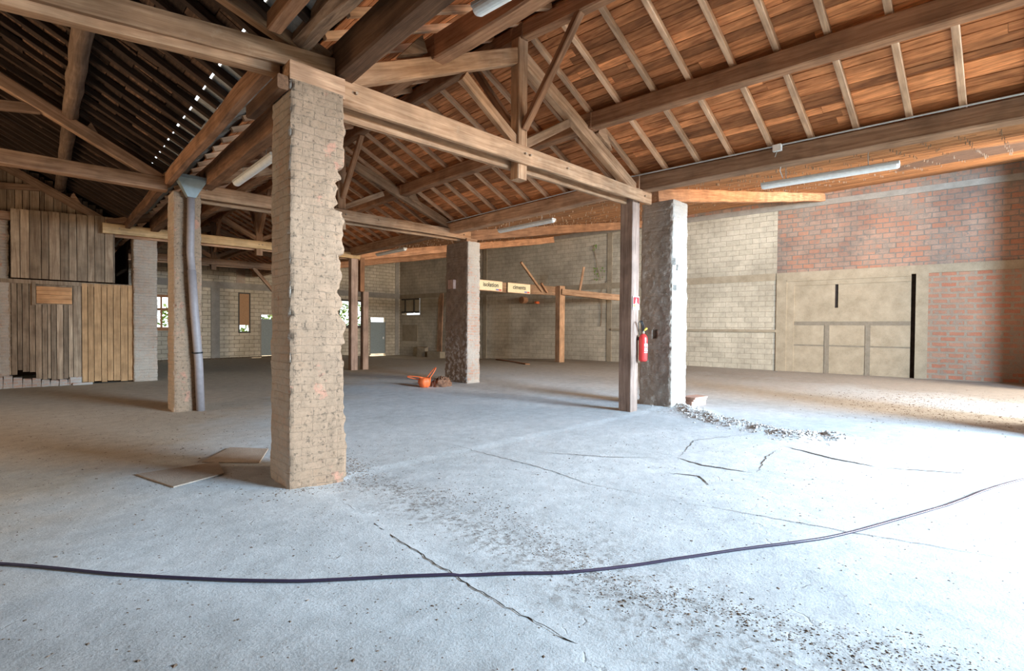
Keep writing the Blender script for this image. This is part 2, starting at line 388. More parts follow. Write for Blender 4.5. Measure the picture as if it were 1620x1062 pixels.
def build_floor():
    xs = []; x = -6.0
    while x < 22.4: xs.append(x); x += .09 if x < 11 else .3
    ys = []; y = -.95
    while y < 31: ys.append(y); y += .09 if y < 8 else .3
    V = [(x, y, zfloor(x, y)) for y in ys for x in xs]; nx = len(xs)
    Fc = [(j*nx+i, j*nx+i+1, (j+1)*nx+i+1, (j+1)*nx+i) for j in range(len(ys)-1) for i in range(nx-1)]
    me = bpy.data.meshes.new('floor'); me.from_pydata(V, [], Fc); me.polygons.foreach_set('use_smooth', [True]*len(Fc))
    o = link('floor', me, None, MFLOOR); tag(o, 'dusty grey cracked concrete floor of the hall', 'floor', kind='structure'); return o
floor = build_floor()
def crack(pts, w, seed):
    rnd = random.Random(seed); mb = MB(); P = []
    for (a, b), (c, d) in zip(pts, pts[1:]):
        n = max(2, int(math.hypot(c-a, d-b)/.05))
        for i in range(n): t = i/n; P.append((a+(c-a)*t+rnd.uniform(-.012, .012), b+(d-b)*t+rnd.uniform(-.012, .012)))
    L = len(P)
    for i in range(L-1):
        (a, b), (c, d) = P[i], P[i+1]; l = math.hypot(c-a, d-b) or 1; nx, ny = -(d-b)/l, (c-a)/l
        k0 = w*math.sin(math.pi*min(.98, i/L+.02))*(.5+.5*abs(math.sin(i*1.7+seed))); k1 = w*math.sin(math.pi*min(.98, (i+1)/L+.02))*(.5+.5*abs(math.sin((i+1)*1.7+seed)))
        q = [(a-nx*k0, b-ny*k0), (c-nx*k1, d-ny*k1), (c+nx*k1, d+ny*k1), (a+nx*k0, b+ny*k0)]
        mb.face([(u, v, zfloor(u, v)+.004) for u, v in q])
    o = mb.build('floor_crack', MCRACK, floor); return o
crack([(5.74, 3.01), (5.64, 2.64), (5.78, 2.07)], .022, 1)
crack([(5.05, 2.75), (5.2, 2.46), (4.92, 2.2)], .014, 2)
crack([(7.42, 2.3), (7.16, 1.64), (7.12, 1.12)], .03, 3)
crack([(7.12, 1.2), (7.4, .7), (7.66, .3)], .010, 4)
crack([(1.99, 4.4), (1.93, 3.15), (1.92, 2.04), (1.96, 1.61), (1.94, 1.0)], .006, 5)
crack([(4.02, 5.59), (4.15, 3.8), (4.1, 3.1), (4.26, 2.29)], .006, 6)
crack([(4.26, 2.29), (4.64, .97), (4.85, .38), (5.0, -.2)], .005, 7)
crack([(4.6, 4.4), (5.1, 3.6), (5.6, 3.1)], .008, 8)
crack([(5.8, 2.07), (6.6, 2.25), (7.2, 2.3)], .007, 9)
crack([(5.8, 3.0), (6.8, 3.3), (7.9, 2.9)], .007, 10)

# ------------------------------------------------------------------ walls (grids of panels, with holes)
def wall(name, origin, direction, thick, U, Z, pick, holes, mats, label, ztop=None):
    """vertical wall: u runs along direction from origin; pick(u,z)->(material index, proud)"""
    o = Vector(origin); d = Vector(direction).normalized(); nrm = Vector((-d.y, d.x, 0))   # nrm: into the room
    mb = MB()
    Us = sorted(set(U)); Zs = sorted(set(Z))
    for a, b in zip(Us, Us[1:]):
        for c, e in zip(Zs, Zs[1:]):
            um, zm = (a+b)/2, (c+e)/2
            if any(h[0] < um < h[1] and h[2] < zm < h[3] for h in holes): continue
            mi, pr = pick(um, zm)
            t0 = t1 = e
            if ztop and e == Zs[-1]: t0, t1 = ztop(a), ztop(b)
            f = nrm*pr; bk = -nrm*thick
            A = o+d*a; B = o+d*b
            P = [(A+bk)[:2]+(c,), (B+bk)[:2]+(c,), (B+f)[:2]+(c,), (A+f)[:2]+(c,)]
            P = [Vector(p) for p in P]; Q = [Vector((p.x, p.y, t0 if i in (0, 3) else t1)) for i, p in enumerate(P)]
            n = len(mb.v); mb.v += [tuple(p) for p in P+Q]
            us = [a, b, b, a, a, b, b, a]
            for q in ((0, 3, 2, 1), (4, 5, 6, 7), (0, 1, 5, 4), (1, 2, 6, 5), (2, 3, 7, 6), (3, 0, 4, 7)):
                mb.f.append(tuple(n+i for i in q)); mb.m.append(mi); mb.r.append(0)
                mb.uv.append([(us[i]+(0 if q != (1, 2, 6, 5) and q != (3, 0, 4, 7) else (P+Q)[i].dot(nrm)), (P+Q)[i].z) for i in q])
    w = mb.build(name, mats); return tag(w, label, 'wall', kind='structure')
# right wall: u measured from the near end (Y=-.5) to the far corner
rd = Vector((-.12, 1, 0)).normalized(); ro = Vector((WALLR(-.5), -.5, 0)); K = 1/rd.y
uR = lambda y: (y+.5)*K
Yb = [-.5, 2.30, 2.62, 2.74, 3.83, 3.98, 4.55, 4.80, 4.9, 5.05, 5.2, 6.0, 6.2, 6.45, 6.80, 9.5, 13.9, 14.15, 22.0, 22.3, 27.99, 29.85, 30.2]
Zb = [-.6, 1.00, 1.05, 1.50, 1.60, 1.78, 1.92, 2.42, 3.28, 3.45, 3.52, 3.80, 6.22, 6.42, 7.2]
def pickR(u, z):
    y = u/K-.5
    if 6.22 < z < 6.42: return 4, .05
    if z > 6.42: return 2, .02
    if y < 6.80:
        if 3.52 < z < 3.80: return 3, .05
        if z > 3.8: return 2, .0
        if 6.45 < y < 6.80: return 3, .04
        if y < 2.30: return 5, .0
        if y < 2.62: return 3, .06
        if y < 2.74: return 6, -.14
        if z > 3.45: return 3, .05
        if y > 6.2: return 3, .0
        # concrete infill of the old doorway: panels and rough joints
        if 3.28 < z: return 3, .0
        if 1.78 < z < 1.92: return 7, -.015
        if z < 1.78 and (3.83 < y < 3.98 or 5.05 < y < 5.2): return 7, -.015
        if z > 2.42 and 4.8 < y < 4.9: return 6, -.09
        if 1.0 < z < 1.05 and y < 6.2: return 7, -.02
        return 3, -.05 if z > 2.42 else -.03
    if 3.52 < z < 3.80: return 3, .03
    if 13.9 < y < 14.15 or 22 < y < 22.3: return 3, .02
    if 1.50 < z < 1.60 and y < 13.9: return 3, .06
    return 1, 0
wall('wall_right', ro, rd, .3, [uR(y) for y in Yb], Zb, pickR, [(uR(28.0), uR(29.86), 2.42, 3.52)],
     [MBLOCK2, MBLOCK, MCLAY, MCON, MCONG, MCLAY2, MBLACK, MCOND], 'long right wall of grey concrete blocks, red clay blocks and cast concrete bands')
# back wall
bd = Vector((-1, -.1, 0)).normalized(); bo = Vector((18.6, BACK(18.6), 0)); KB = 1/abs(bd.x)
uB = lambda x: (18.6-x)*KB
HB = [(uB(4.75), uB(3.6), 1.33, 3.05), (uB(8.21), uB(7.6), 1.2, 3.36), (uB(9.6), uB(8.73), -.3, 2.21), (uB(15.24), uB(13.4), 1.5, 3.3), (uB(16.85), uB(15.62), -.5, 2.2)]
Ub = [uB(x) for x in (18.6, 17.9, 17.6, 16.85, 15.62, 15.24, 13.4, 9.6, 8.73, 8.21, 7.95, 7.6, 7.5, 6.7, 6.3, 4.75, 3.6, 0, -1, -5.2)]
Zk = [-.6, 1.2, 1.33, 1.5, 1.97, 2.2, 2.21, 3.05, 3.3, 3.36, 3.52, 3.86, 5.0, 8.2]
def pickB(u, z):
    x = 18.6-u/KB
    if 3.52 < z < 3.86: return 1, .05
    if 6.3 < x < 6.7 and z < 3.6: return 1, .05
    if 17.6 < x < 17.9: return 1, .03
    if 7.5 < x < 7.95 and z > 3.8: return 2, .02
    return 0, 0
wall('wall_back', bo, bd, .25, Ub, Zk, pickB, HB, [MBLOCK2, MCONG, MBK2], 'back wall of pale concrete blocks with small windows')
# left and front walls (outside the photo, they close the hall)
wall('wall_left', (-5.0, 29, 0), (0, -1, 0), .25, [0, 16.9, 22.1, 30], [-.1, .4, 3.6, 4.7], lambda u, z: (0, 0), [(16.9, 22.1, .4, 3.6)], [MBLOCK], 'left side wall of concrete blocks')  # hole added so the left fill lamp shines in
def top_front(u):
    x = -5.25+u
    return (min(ZL(x), 8) if x < 1.7 else ZR(x) if x < 8.7 else ZE(x))+.02
wall('wall_front', (-5.25, -.9, 0), (1, 0, 0), .25, [0, 1.75, 3.5, 4.4, 6.95, 8.2, 8.4, 10.25, 12.1, 14.0, 16.0, 18, 21.5, 24.5, 27.2], [-.1, .1, 3.9, 4.1], lambda u, z: (0, 0),
     [(8.4, 16.0, -.2, 3.9), (18, 24.5, .1, 9)], [MBLOCK], 'front wall of concrete blocks with a wide doorway and an added fill opening', ztop=top_front)  # right hand hole added so the right fill lamp shines in
# ground outside
g = MB(); g.face([(-40, -40, -.35), (60, -40, -.35), (60, 70, -.35), (-40, 70, -.35)])
tag(g.build('ground', rough('yard_gravel', (.42, .36, .27), (.55, .48, .37), 2)), 'gravel yard outside the hall', 'ground', kind='structure')

# ------------------------------------------------------------------ roof boards
def boards(mb, zf, x0, x1, y0, y1, row, length, thick, rnd, jit=.004, gap=.004, shear_on=True, yend=None, drop=.004, y_at=None):
    sh = shear if shear_on else (lambda x, y: x)
    n = int(abs(x1-x0)/row); s = 1 if x1 > x0 else -1
    for i in range(n+1):
        a = x0+s*i*row; b = min(x0+s*(i+1)*row, x1) if s > 0 else max(x0+s*(i+1)*row, x1)
        if abs(b-a) < .02: continue
        y = y0-rnd.random()*length
        while y < y1:
            e = y+length*rnd.uniform(.75, 1.2)
            for (c, d) in ([(y, min(e, 5.22)), (max(y, 5.22), e)] if y < 5.22 < e and shear_on else [(y, e)]):
                c = max(c, y0); d = min(d, y1)
                if d-c < .02: continue
                j = rnd.uniform(-jit, jit); k = rnd.uniform(-drop, drop)
                A = a+s*gap/2; B = b-s*gap/2
                if s < 0: A, B = B, A
                P = []
                for t in (0, thick):
                    for (xx, yy) in ((A, c), (B, c), (B, d-.003), (A, d-.003)):
                        if yend: yy = min(yy, yend(xx))
                        if y_at: xx = min(xx, y_at(yy))
                        P.append((sh(xx, yy), yy, zf(xx)+t+j+(k if xx == B else 0)))
                if P[2][1]-P[1][1] < .01 or P[1][0]-P[0][0] < .01: continue
                mb.hexa(P, 0, rnd.random())
            y = e
rr = random.Random(3)
ye = lambda x: BACK(x)-.02
mb = MB(); boards(mb, ZR, RX+.03, 8.72, -.9, 31, .122, 3.2, .022, rr, jit=.005, gap=.011, yend=ye, drop=.006)
tag(mb.build('ceiling', MW['plank']), 'orange brown board underside of the right slope over the middle bay', 'ceiling', kind='structure')
mb = MB(); boards(mb, ZR, RX-.03, 2.25, -.9, 31, .122, 3.2, .022, rr, jit=.005, gap=.011, yend=ye, drop=.006)
tag(mb.build('ceiling', MW['plank']), 'board underside of the left slope over the middle bay', 'ceiling', kind='structure')
mb = MB(); boards(mb, ZE, 8.74, 21.7, -.9, 31, .17, 3.2, .025, rr, jit=.003, yend=ye, drop=.004, y_at=lambda y: WALLR(y)+.1)
for i in range(1500):   # nail points coming through the eaves boards
    row = rr.randrange(0, 50); x = 8.74+.17*row+.085+rr.uniform(-.02, .02); y = rr.randrange(0, 52)*.42+rr.uniform(-.04, .04)-.5
    if x > WALLR(y)-.2: continue
    X = shear(x, y); z = ZE(x)
    mb.box((X-.006, y-.006, z-.05), (X+.006, y+.006, z), 1, .5)
tag(mb.build('ceiling', [MW['plank2'], MNAIL]), 'low pitched board ceiling with nail points over the right aisle', 'ceiling', kind='structure')
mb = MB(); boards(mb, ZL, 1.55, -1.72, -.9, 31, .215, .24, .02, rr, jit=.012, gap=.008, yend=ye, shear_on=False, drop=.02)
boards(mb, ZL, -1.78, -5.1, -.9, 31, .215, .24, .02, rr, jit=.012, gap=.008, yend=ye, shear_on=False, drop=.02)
tag(mb.build('ceiling', MW['dplank']), 'dark brown tile underside over the dark left bay', 'ceiling', kind='structure')
# weather skin over the boards
mb = MB()
def skin(pts, zf, dz):
    for (xa, xb) in zip(pts, pts[1:]):
        ys = [-.95, 5.22, 31]
        for (ya, yb) in zip(ys, ys[1:]):
            s2 = shear if min(pts) > 1.9 else (lambda x, y: x)
            q = [(s2(x, y), y, zf(x)+dz) for x, y in ((xa, ya), (xb, ya), (xb, yb), (xa, yb))]
            mb.face(q+[], 0); mb.face([(a, b, c+.03) for a, b, c in reversed(q)], 0)
skin([2.2, RX], ZR, .045); skin([RX, 8.76], ZR, .045); skin([8.7, 22.5], ZE, .05)
skin([-5.3, -1.75], ZL, .05); skin([-1.75, 1.56], ZL, .05)
tag(mb.build('ceiling', MROOF), 'tiled outer covering of the roofs', 'roof', kind='structure')
# valley gutter between the bays
mb = MB()
yy = -.9; rg = random.Random(5)
while yy < 30:
    L = rg.uniform(.45, .8)
    for (xa, za), (xb, zb) in (((1.575, 4.69), (1.88, 4.53)), ((1.88, 4.53), (2.34, 4.86))):
        j = rg.uniform(-.01, .012)
        mb.hexa([(xa, yy, za+j), (xb, yy, zb+j), (xb, yy+L-.01, zb+j), (xa, yy+L-.01, za+j), (xa, yy, za+.02+j), (xb, yy, zb+.02+j), (xb, yy+L+.02, zb+.02+j), (xa, yy+L+.02, za+.02+j)], 0, rg.random())
    yy += L
tag(mb.build('valley_gutter', MSHEET), 'grey sheet and tile valley gutter above the row of brick pillars', 'gutter', kind='structure')

# ------------------------------------------------------------------ rafters
bay_name = ['nearest the camera', 'between the first and second trusses', 'between the second and third trusses', 'between the third and fourth trusses', 'beyond the fourth truss']
def bay(y):
    for i, t in enumerate(TY):
        if y < t: return i
    return 4
ys = []; y = -.53
while y < 29: ys.append(y); y += .575
for i, y in enumerate(ys):
    k = bay(y); yj = y+random.uniform(-.03, .03)
    if yj > BACK(RX)-.1: continue
    a = Vector((shear(RX+.04, yj), yj, ZR(RX+.04)-.045)); b = Vector((shear(8.66, yj), yj, ZR(8.66)-.045))
    o = beam('rafter', a, b, .075, .08, MW['rafter'], seed=i, jit=.005, cham=.006, seg=.6)
    tag(o, 'pale rafter on the orange right slope, '+bay_name[k], 'rafter', 'right slope rafters '+bay_name[k])
    a = Vector((shear(RX-.04, yj), yj, ZR(RX-.04)-.045)); b = Vector((shear(2.18, yj), yj, ZR(2.18)-.045))
    o = beam('rafter', a, b, .075, .08, MW['rafter'], seed=i+99, jit=.005, cham=.006, seg=.6)
    tag(o, 'pale rafter on the middle roof left slope, '+bay_name[k], 'rafter', 'left slope rafters '+bay_name[k])
y = .2; i = 0
while y < 28:
    k = bay(y); x1 = 1.84 if i % 2 else 1.74
    a = Vector((-1.68, y, ZL(-1.68)-.05)); b = Vector((x1, y+random.uniform(-.02, .02), ZL(x1)-.05))
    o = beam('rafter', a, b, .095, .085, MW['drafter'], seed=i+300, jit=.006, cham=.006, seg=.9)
    tag(o, 'dark rafter in the left bay, '+bay_name[k], 'rafter', 'dark left bay rafters '+bay_name[k])
    y += .41; i += 1

# ------------------------------------------------------------------ purlins, plates and ridges (one timber per truss bay)
def run(name, x, z, w, h, mat, label, cat, y0=-.85, jit=.012, cham=.02, yend=28.6, tilt=(0, 0, 1), first=0):
    cuts = [y0]+TY+[yend]
    for i, (a, b) in enumerate(zip(cuts, cuts[1:])):
        if i < first: continue
        m_ = mat[min(i, len(mat)-1)] if isinstance(mat, list) else mat
        p = Vector((shear(x, a), a-(.0 if i == 0 else (-.14 if first and i == 1 else .12)), z)); q = Vector((shear(x, b), b+(.12 if i < 4 else 0), z+(.0)))
        o = beam(name, p, q, w, h, m_, seed=i+int(x*100), jit=jit, upv=tilt, cham=cham)
        tag(o, label+', '+bay_name[i], cat)
run('ridge_beam', RX, 5.90, .16, .22, MW['purlin'], 'reddish ridge beam of the middle roof', 'beam')
run('purlin', 6.75, 5.09, .20, .27, MW['purlin'], 'heavy reddish purlin on the right slope', 'purlin')
run('purlin', 3.60, 5.07, .20, .30, MW['purlin'], 'heavy brown purlin on the middle roof left slope', 'purlin')
run('wall_plate', 8.28, 4.34, .26, .28, MW['truss2'], 'eaves plate over the right pillar row', 'beam')
run('valley_beam', 2.33, 4.40, .20, .36, MW['dark'], 'dark valley beam on the right of the gutter', 'beam')
run('valley_beam', 1.73, 4.33, .13, .21, MW['dark'], 'dark valley beam on the left of the gutter', 'beam', first=1)
run('ridge_beam', -1.75, 6.32, .18, .22, MW['dark'], 'dark ridge beam of the left bay', 'beam')
o = beam('valley_beam', (1.60, 4.98, 4.46), (1.66, -.8, 4.42), .13, .17, MW['purlin'], jit=.012); tag(o, 'brown valley beam resting on the big tie beam above the nearest pillar', 'beam')
o = beam('rotten_beam', (1.92, 5.15, 4.50), (2.0, -.8, 4.42), .17, .20, MW['rotten'], jit=.04, seg=.10, cham=.04); tag(o, 'rotten splintered beam end above the nearest brick pillar', 'beam')
cuts = [-.8]+TY+[28.4]       # round log purlins of the left bay
for i, (a, b) in enumerate(zip(cuts, cuts[1:])):
    mb = MB(); n = 14; rl = random.Random(i)
    mb.tube([(.38+rl.uniform(-.01, .01), a+(b-a)*t/n, 5.13+rl.uniform(-.006, .006)) for t in range(n+1)], [.106+rl.uniform(-.004, .004) for t in range(n+1)], 12)
    tag(mb.build('log_purlin', wood('log_bark_timber_%d' % i, (.13, .08, .05), (.30, .20, .14), axis=1) if i == 0 else bpy.data.materials['log_bark_timber_0'], None, True), 'thick round log purlin under the dark left roof, '+bay_name[i], 'purlin')

# ------------------------------------------------------------------ trusses of the middle bay
ordn = ['nearest', 'second', 'third', 'fourth']
def cleat(name, base, along, nrm, L, H, T, mat, parent):
    """triangular block lying on a sloping timber"""
    along = Vector(along).normalized(); nrm = Vector(nrm).normalized(); t = Vector((0, 1, 0)); B = Vector(base)
    pts = [B, B+along*L, B+nrm*H]
    mb = MB(); n = 0
    A = [p-t*T/2 for p in pts]; C = [p+t*T/2 for p in pts]
    mb.v = [tuple(p) for p in A+C]
    for f in ((0, 1, 2), (5, 4, 3), (0, 3, 4, 1), (1, 4, 5, 2), (2, 5, 3, 0)):
        mb.f.append(f); mb.m.append(0); mb.r.append(0); mb.uv.append([(0, 0)]*len(f))
    return mb.build(name, mat, parent)
def truss(i, Y, xl, xr, zt, mat, mtie, light=False):
    t = empty('roof_truss', (RX, Y, zt-.2), ordn[i]+' king post truss of the middle bay, '+('with one fresh yellow tie beam' if light else 'brown weathered timber'), 'roof truss')
    dz = 0
    beam('tie_beam', (xl, Y-.13, zt), (xr, Y-.13, zt+.02), .085, .27, mtie, t, seed=i, taper=.82, jit=.008)
    beam('tie_beam', (xl, Y+.13, zt-.07), (xr-.1, Y+.13, zt-.02), .085, .23, mat, t, seed=i+5, taper=.85, jit=.008)
    beam('king_post', (RX, Y, zt-.32), (RX, Y, 5.80), .19, .17, mat, t, seed=i+9, upv=(0, 1, 0), jit=.006)
    # principal rafters
    xs0, zs0 = RX-.06, 5.56
    beam('principal_rafter', (xs0, Y, zs0), (xl+.1, Y, zt+.14), .13, .22, mat, t, seed=i+11)
    xe = xr-.28
    beam('principal_rafter', (RX+.06, Y, zs0), (xe, Y, zt+.11), .13, .22, mat, t, seed=i+12)
    # struts
    beam('strut', (RX-.05, Y, zt+.20), (4.05, Y, 4.92), .10, .15, mat, t, seed=i+13)
    beam('strut', (RX+.05, Y, zt+.20), (6.20, Y, 4.92), .10, .13, mat, t, seed=i+14)
    # wind braces up to the ridge, either side of the post
    ex = shear(RX, Y-1.0)-RX
    beam('brace', (RX+.02, Y-.08, zt+.42), (RX+ex, Y-1.05, 5.80), .10, .11, MW['purlin'], t, seed=i+15, upv=(1, 0, 0))
    beam('brace', (RX, Y+.08, zt+.42), (RX, Y+1.05, 5.80), .10, .11, MW['dark'], t, seed=i+16, upv=(1, 0, 0))
    # cleats that hold the purlins
    sl = Vector((1, 0, -.46)); cleat('cleat', (6.90, Y-.03, 4.94), sl, (.42, 0, 1), .46, .27, .14, mat, t)
    sl = Vector((-1, 0, -.46)); cleat('cleat', (3.46, Y, 4.98), sl, (-.42, 0, 1), .42, .20, .12, mat, t)
    # bolts through the tie
    mb = MB()
    for bx in (xl+.35, RX-.04, RX+.06, xr-.25, RX+.9):
        mb.tube([(bx, Y-.2, zt+.02), (bx, Y-.168, zt+.02)], .016, 8)
    mb.build('bolt_heads', MNAIL, t)
    return t
truss(0, TY[0], 2.12, 8.52, 4.09, MW['truss'], MW['truss'])
truss(1, TY[1], 1.98, 8.9, 4.19, MW['truss'], MW['truss'])
truss(2, TY[2], 1.20, 8.52, 4.18, MW['truss2'], MW['yellow'], True)
truss(3, TY[3], 1.9, 8.6, 4.18, MW['truss2'], MW['truss2'])
# half trusses of the left bay
def left_truss(i, Y, x1, zt, dirv, label, mat, x0=-4.9, h=.24, fl=0):
    t = empty('left_bay_truss', (x1, Y, zt-.15), label, 'roof truss')
    d = Vector(dirv).normalized(); L = abs(x1-x0)/abs(d.x)
    p = Vector((x1, Y, zt)); q = p+d*L
    beam('tie_beam', p, q, .20, h, mat, t, seed=i+20, jit=.012)
    if i == 0:
        beam('tie_beam', p+Vector((-.55, .12, -.10)), q+Vector((0, .12, -.08)), .14, .17, mat, t, seed=i+27, jit=.012)
    # principal and strut of the left bay
    pb = p+d*.1+Vector((0, 0, .08))
    xr_ = -1.70; k = (x1-xr_)/abs(d.x); apex = Vector((xr_, p.y+d.y*k, 6.10))
    beam('principal_rafter', pb, apex, .14, .20, mat, t, seed=i+21)
    beam('king_post', (xr_, apex.y, zt-.25), (xr_, apex.y, 6.25), .18, .18, mat, t, seed=i+22, upv=(0, 1, 0))
    k2 = (x1-.02)/abs(d.x); m2 = Vector((.0, p.y+d.y*k2, zt+.08+(6.10-zt-.08)*((x1-.0)/(x1-xr_))-.1))
    beam('strut', Vector((xr_+.05, apex.y, zt+.62)), m2, .10, .15, mat, t, seed=i+23)
    beam('principal_rafter', apex+Vector((0, 0, 0)), (x0, apex.y, zt+.1), .14, .20, mat, t, seed=i+24)
    cl = Vector((1, 0, -.57)); cleat('cleat', (.53, p.y+d.y*k2, 4.83+.02), cl, (.5, 0, 1), .38, .24, .12, mat, t)
    return t
left_truss(0, 5.14, 2.30, 4.30, (-1.79, .346, 0), 'massive weathered tie beam crossing the top left, with its truss members', MW['truss'], h=.21)
left_truss(1, TY[1], 1.72, 4.22, (-1, 0, .005), 'left bay truss meeting the pillar with the downpipe', MW['truss2'])
left_truss(2, TY[2]+.24, 1.50, 4.25, (-1, 0, .0), 'left bay truss in front of the boarded gable', MW['truss2'], h=.2)
# sloping half ties of the right aisle
for i, (Y, x0, z0, x1) in enumerate(((5.30, 9.05, 4.20, 20.8), (11.35, 8.78, 4.20, 20.1), (17.25, 8.5, 4.18, 19.4), (23.0, 8.5, 4.18, 18.7))):
    o = beam('aisle_beam', (x0, Y, z0+(.02 if i else .10)), (x1, Y, ZE(x1)-.17), .19, .30 if i else .28, MW['purlin'], seed=i+40, jit=.015)
    tag(o, ['reddish sloping beam from the masonry pillar by the extinguisher to the right wall', 'sloping beam behind the sign boards, from the dark pillar to the right wall',
            'sloping beam from the twin posts to the right wall', 'last sloping beam by the back wall'][i], 'beam')
o = beam('aisle_beam', (8.35, 5.3, 4.62), (9.3, 5.3, 4.44), .18, .16, MW['truss2'], seed=47); o.name = 'beam_end_block'; tag(o, 'short timber block bridging post and masonry pillar', 'block')
# pads
mb = MB(); mb.box((1.76, 4.99, 3.98), (2.32, 5.50, 4.19)); tag(mb.build('timber_pad', MW['truss2']), 'old timber pad on top of the nearest brick pillar', 'block')
o = beam('bracket_beam', (1.69, 4.97, 3.94), (1.69, 5.95, 3.94), .10, .14, MW['dark'], seed=3); tag(o, 'short bracket timber sticking out left of the nearest pillar head', 'beam')
mb = MB(); mb.box((8.72, 11.0, 4.04), (9.1, 11.6, 4.13)); tag(mb.build('timber_pad', MW['truss2']), 'flat pad on the dark roughcast pillar', 'block')

# ------------------------------------------------------------------ masonry pillars
def pillar(x0, y0, x1, y1, z1, mats, label, seed=0, rag=None, batter=.0, ch=.078, bw=.23, amp=.010, z0=-.05, holes=()):
    """mats: (front -Y face, left -X face, others)"""
    st = .022; mb = MB()
    sides = [((x0, y0), (x1, y0), 0, (0, -1)), ((x1, y0), (x1, y1), 2, (1, 0)), ((x1, y1), (x0, y1), 2, (0, 1)), ((x0, y1), (x0, y0), 1, (-1, 0))]
    ring = []; per = 0
    for (a, b, mi, nrm) in sides:
        L = math.hypot(b[0]-a[0], b[1]-a[1]); n = max(4, int(L/(st if mi < 2 else .06)))
        for i in range(n):
            t = i/n; ring.append((a[0]+(b[0]-a[0])*t, a[1]+(b[1]-a[1])*t, nrm, mi, per+L*t, L*t, L-L*t, i == 0))
        per += L
    nz = int((z1-z0)/.024); N = len(ring); cx, cy = (x0+x1)/2, (y0+y1)/2
    rnds = {}
    def rb(key):
        if key not in rnds: rnds[key] = random.Random(repr(key)+str(seed)).random()
        return rnds[key]
    for j in range(nz+1):
        z = z0+(z1-z0)*j/nz; row = int(math.floor(z/ch)); fz = z/ch-row; bt = batter*(1-z/z1)
        for k, (x, y, nrm, mi, s, u, ur, corner) in enumerate(ring):
            off = .5 if row % 2 else 0; c = s/bw+off; bi = int(math.floor(c)); fx = c-bi
            d = (rb((row, bi))-.5)*amp
            if fz < .13 or fz > .95 or fx < .045: d -= amp*.55
            d += noise.fractal(Vector((x*5+seed, y*5, z*5)), .8, 2.0, 3)*.010
            dx = nrm[0]*d; dy = nrm[1]*d
            if corner: dx = (-1 if x < cx else 1)*d; dy = (-1 if y < cy else 1)*d
            # rounded, chipped arrises
            e = min(u, ur)
            if e < .05 and not False:
                chip = (.05-e)/.05*(.010+.022*max(0, noise.noise(Vector((z*9, round(x), seed)))))
                dx -= (1 if x > cx else -1)*chip; dy -= (1 if y > cy else -1)*chip
            if rag:   # broken right hand edge
                q = rag(z)
                if q > 0 and (x1-x) < q and y < y1-.2:
                    br = (.1+.9*rb((row//3, 'r')))*q*(.6+.5*noise.noise(Vector((z*14, y*9, 1))))
                    sh = 1-(x1-x)/q
                    dx -= br*sh; dy += br*.4*sh
            for (hy, hz, hw, hh, dep, face) in holes:
                if face == mi and abs((y if mi == 1 else x)-hy) < hw and abs(z-hz) < hh:
                    if mi == 1: dx += dep
                    else: dy += dep
            ox = (-1 if x < cx else 1)*bt; oy = (-1 if y < cy else 1)*bt
            mb.v.append((x+dx+ox, y+dy+oy, z))
    P = per
    for j in range(nz):
        za = z0+(z1-z0)*j/nz; zb = z0+(z1-z0)*(j+1)/nz
        for k in range(N):
            k2 = (k+1) % N; sa = ring[k][4]; sb = ring[k2][4] if k2 else P
            mb.f.append((j*N+k, j*N+k2, (j+1)*N+k2, (j+1)*N+k)); mb.m.append(ring[k][3]); mb.r.append(0)
            mb.uv.append([(sa, za), (sb, za), (sb, zb), (sa, zb)])
    mb.f.append(tuple(nz*N+k for k in range(N))); mb.m.append(0); mb.r.append(0); mb.uv.append([(0, 0)]*N)
    return tag(mb.build('masonry_pillar', mats), label, 'pillar')
def rag1(z):
    return .15+.05*math.sin(z*5) if 1.25 < z < 3.25 else .05
pillar(1.75, 4.96, 2.33, 5.5, 4.0, [MBK, MBK2, MBK], 'nearest whitewashed brick pillar with a broken right edge', 1, rag1, .012, amp=.0035)
pillar(1.76, 10.82, 2.22, 11.42, 4.05, [MBK, MBK2, MBK], 'pale brick pillar carrying the grey downpipe', 2, lambda z: .03, .006, amp=.0035)
pillar(1.88, 17.35, 2.44, 17.9, 4.06, [MBK2, MBK2, MBK2], 'farthest brick pillar, at the end of the board partition', 3, None, .0)
pillar(9.05, 4.88, 9.68, 5.6, 4.17, [MWHITE, MGREY, MGREY], 'masonry pillar with a limewashed front, beside the fire extinguisher', 4, lambda z: .03, .01, amp=.005,
       holes=((5.25, 1.49, .055, .09, .12, 1), (9.10, 2.95, .05, .06, .08, 0), (9.22, 2.84, .035, .05, .07, 0), (9.14, 2.42, .06, .05, .07, 0)))
pillar(8.76, 11.0, 9.22, 12.05, 4.05, [MBK5, MDARK, MBK5], 'dark roughcast pillar spattered white near its foot', 5, None, .015, amp=.007)
pillar(-1.3, 17.5, -.56, 18.1, 4.3, [MBK2, MBK2, MBK2], 'reddish brick pier at the far left edge beside the boards', 6)

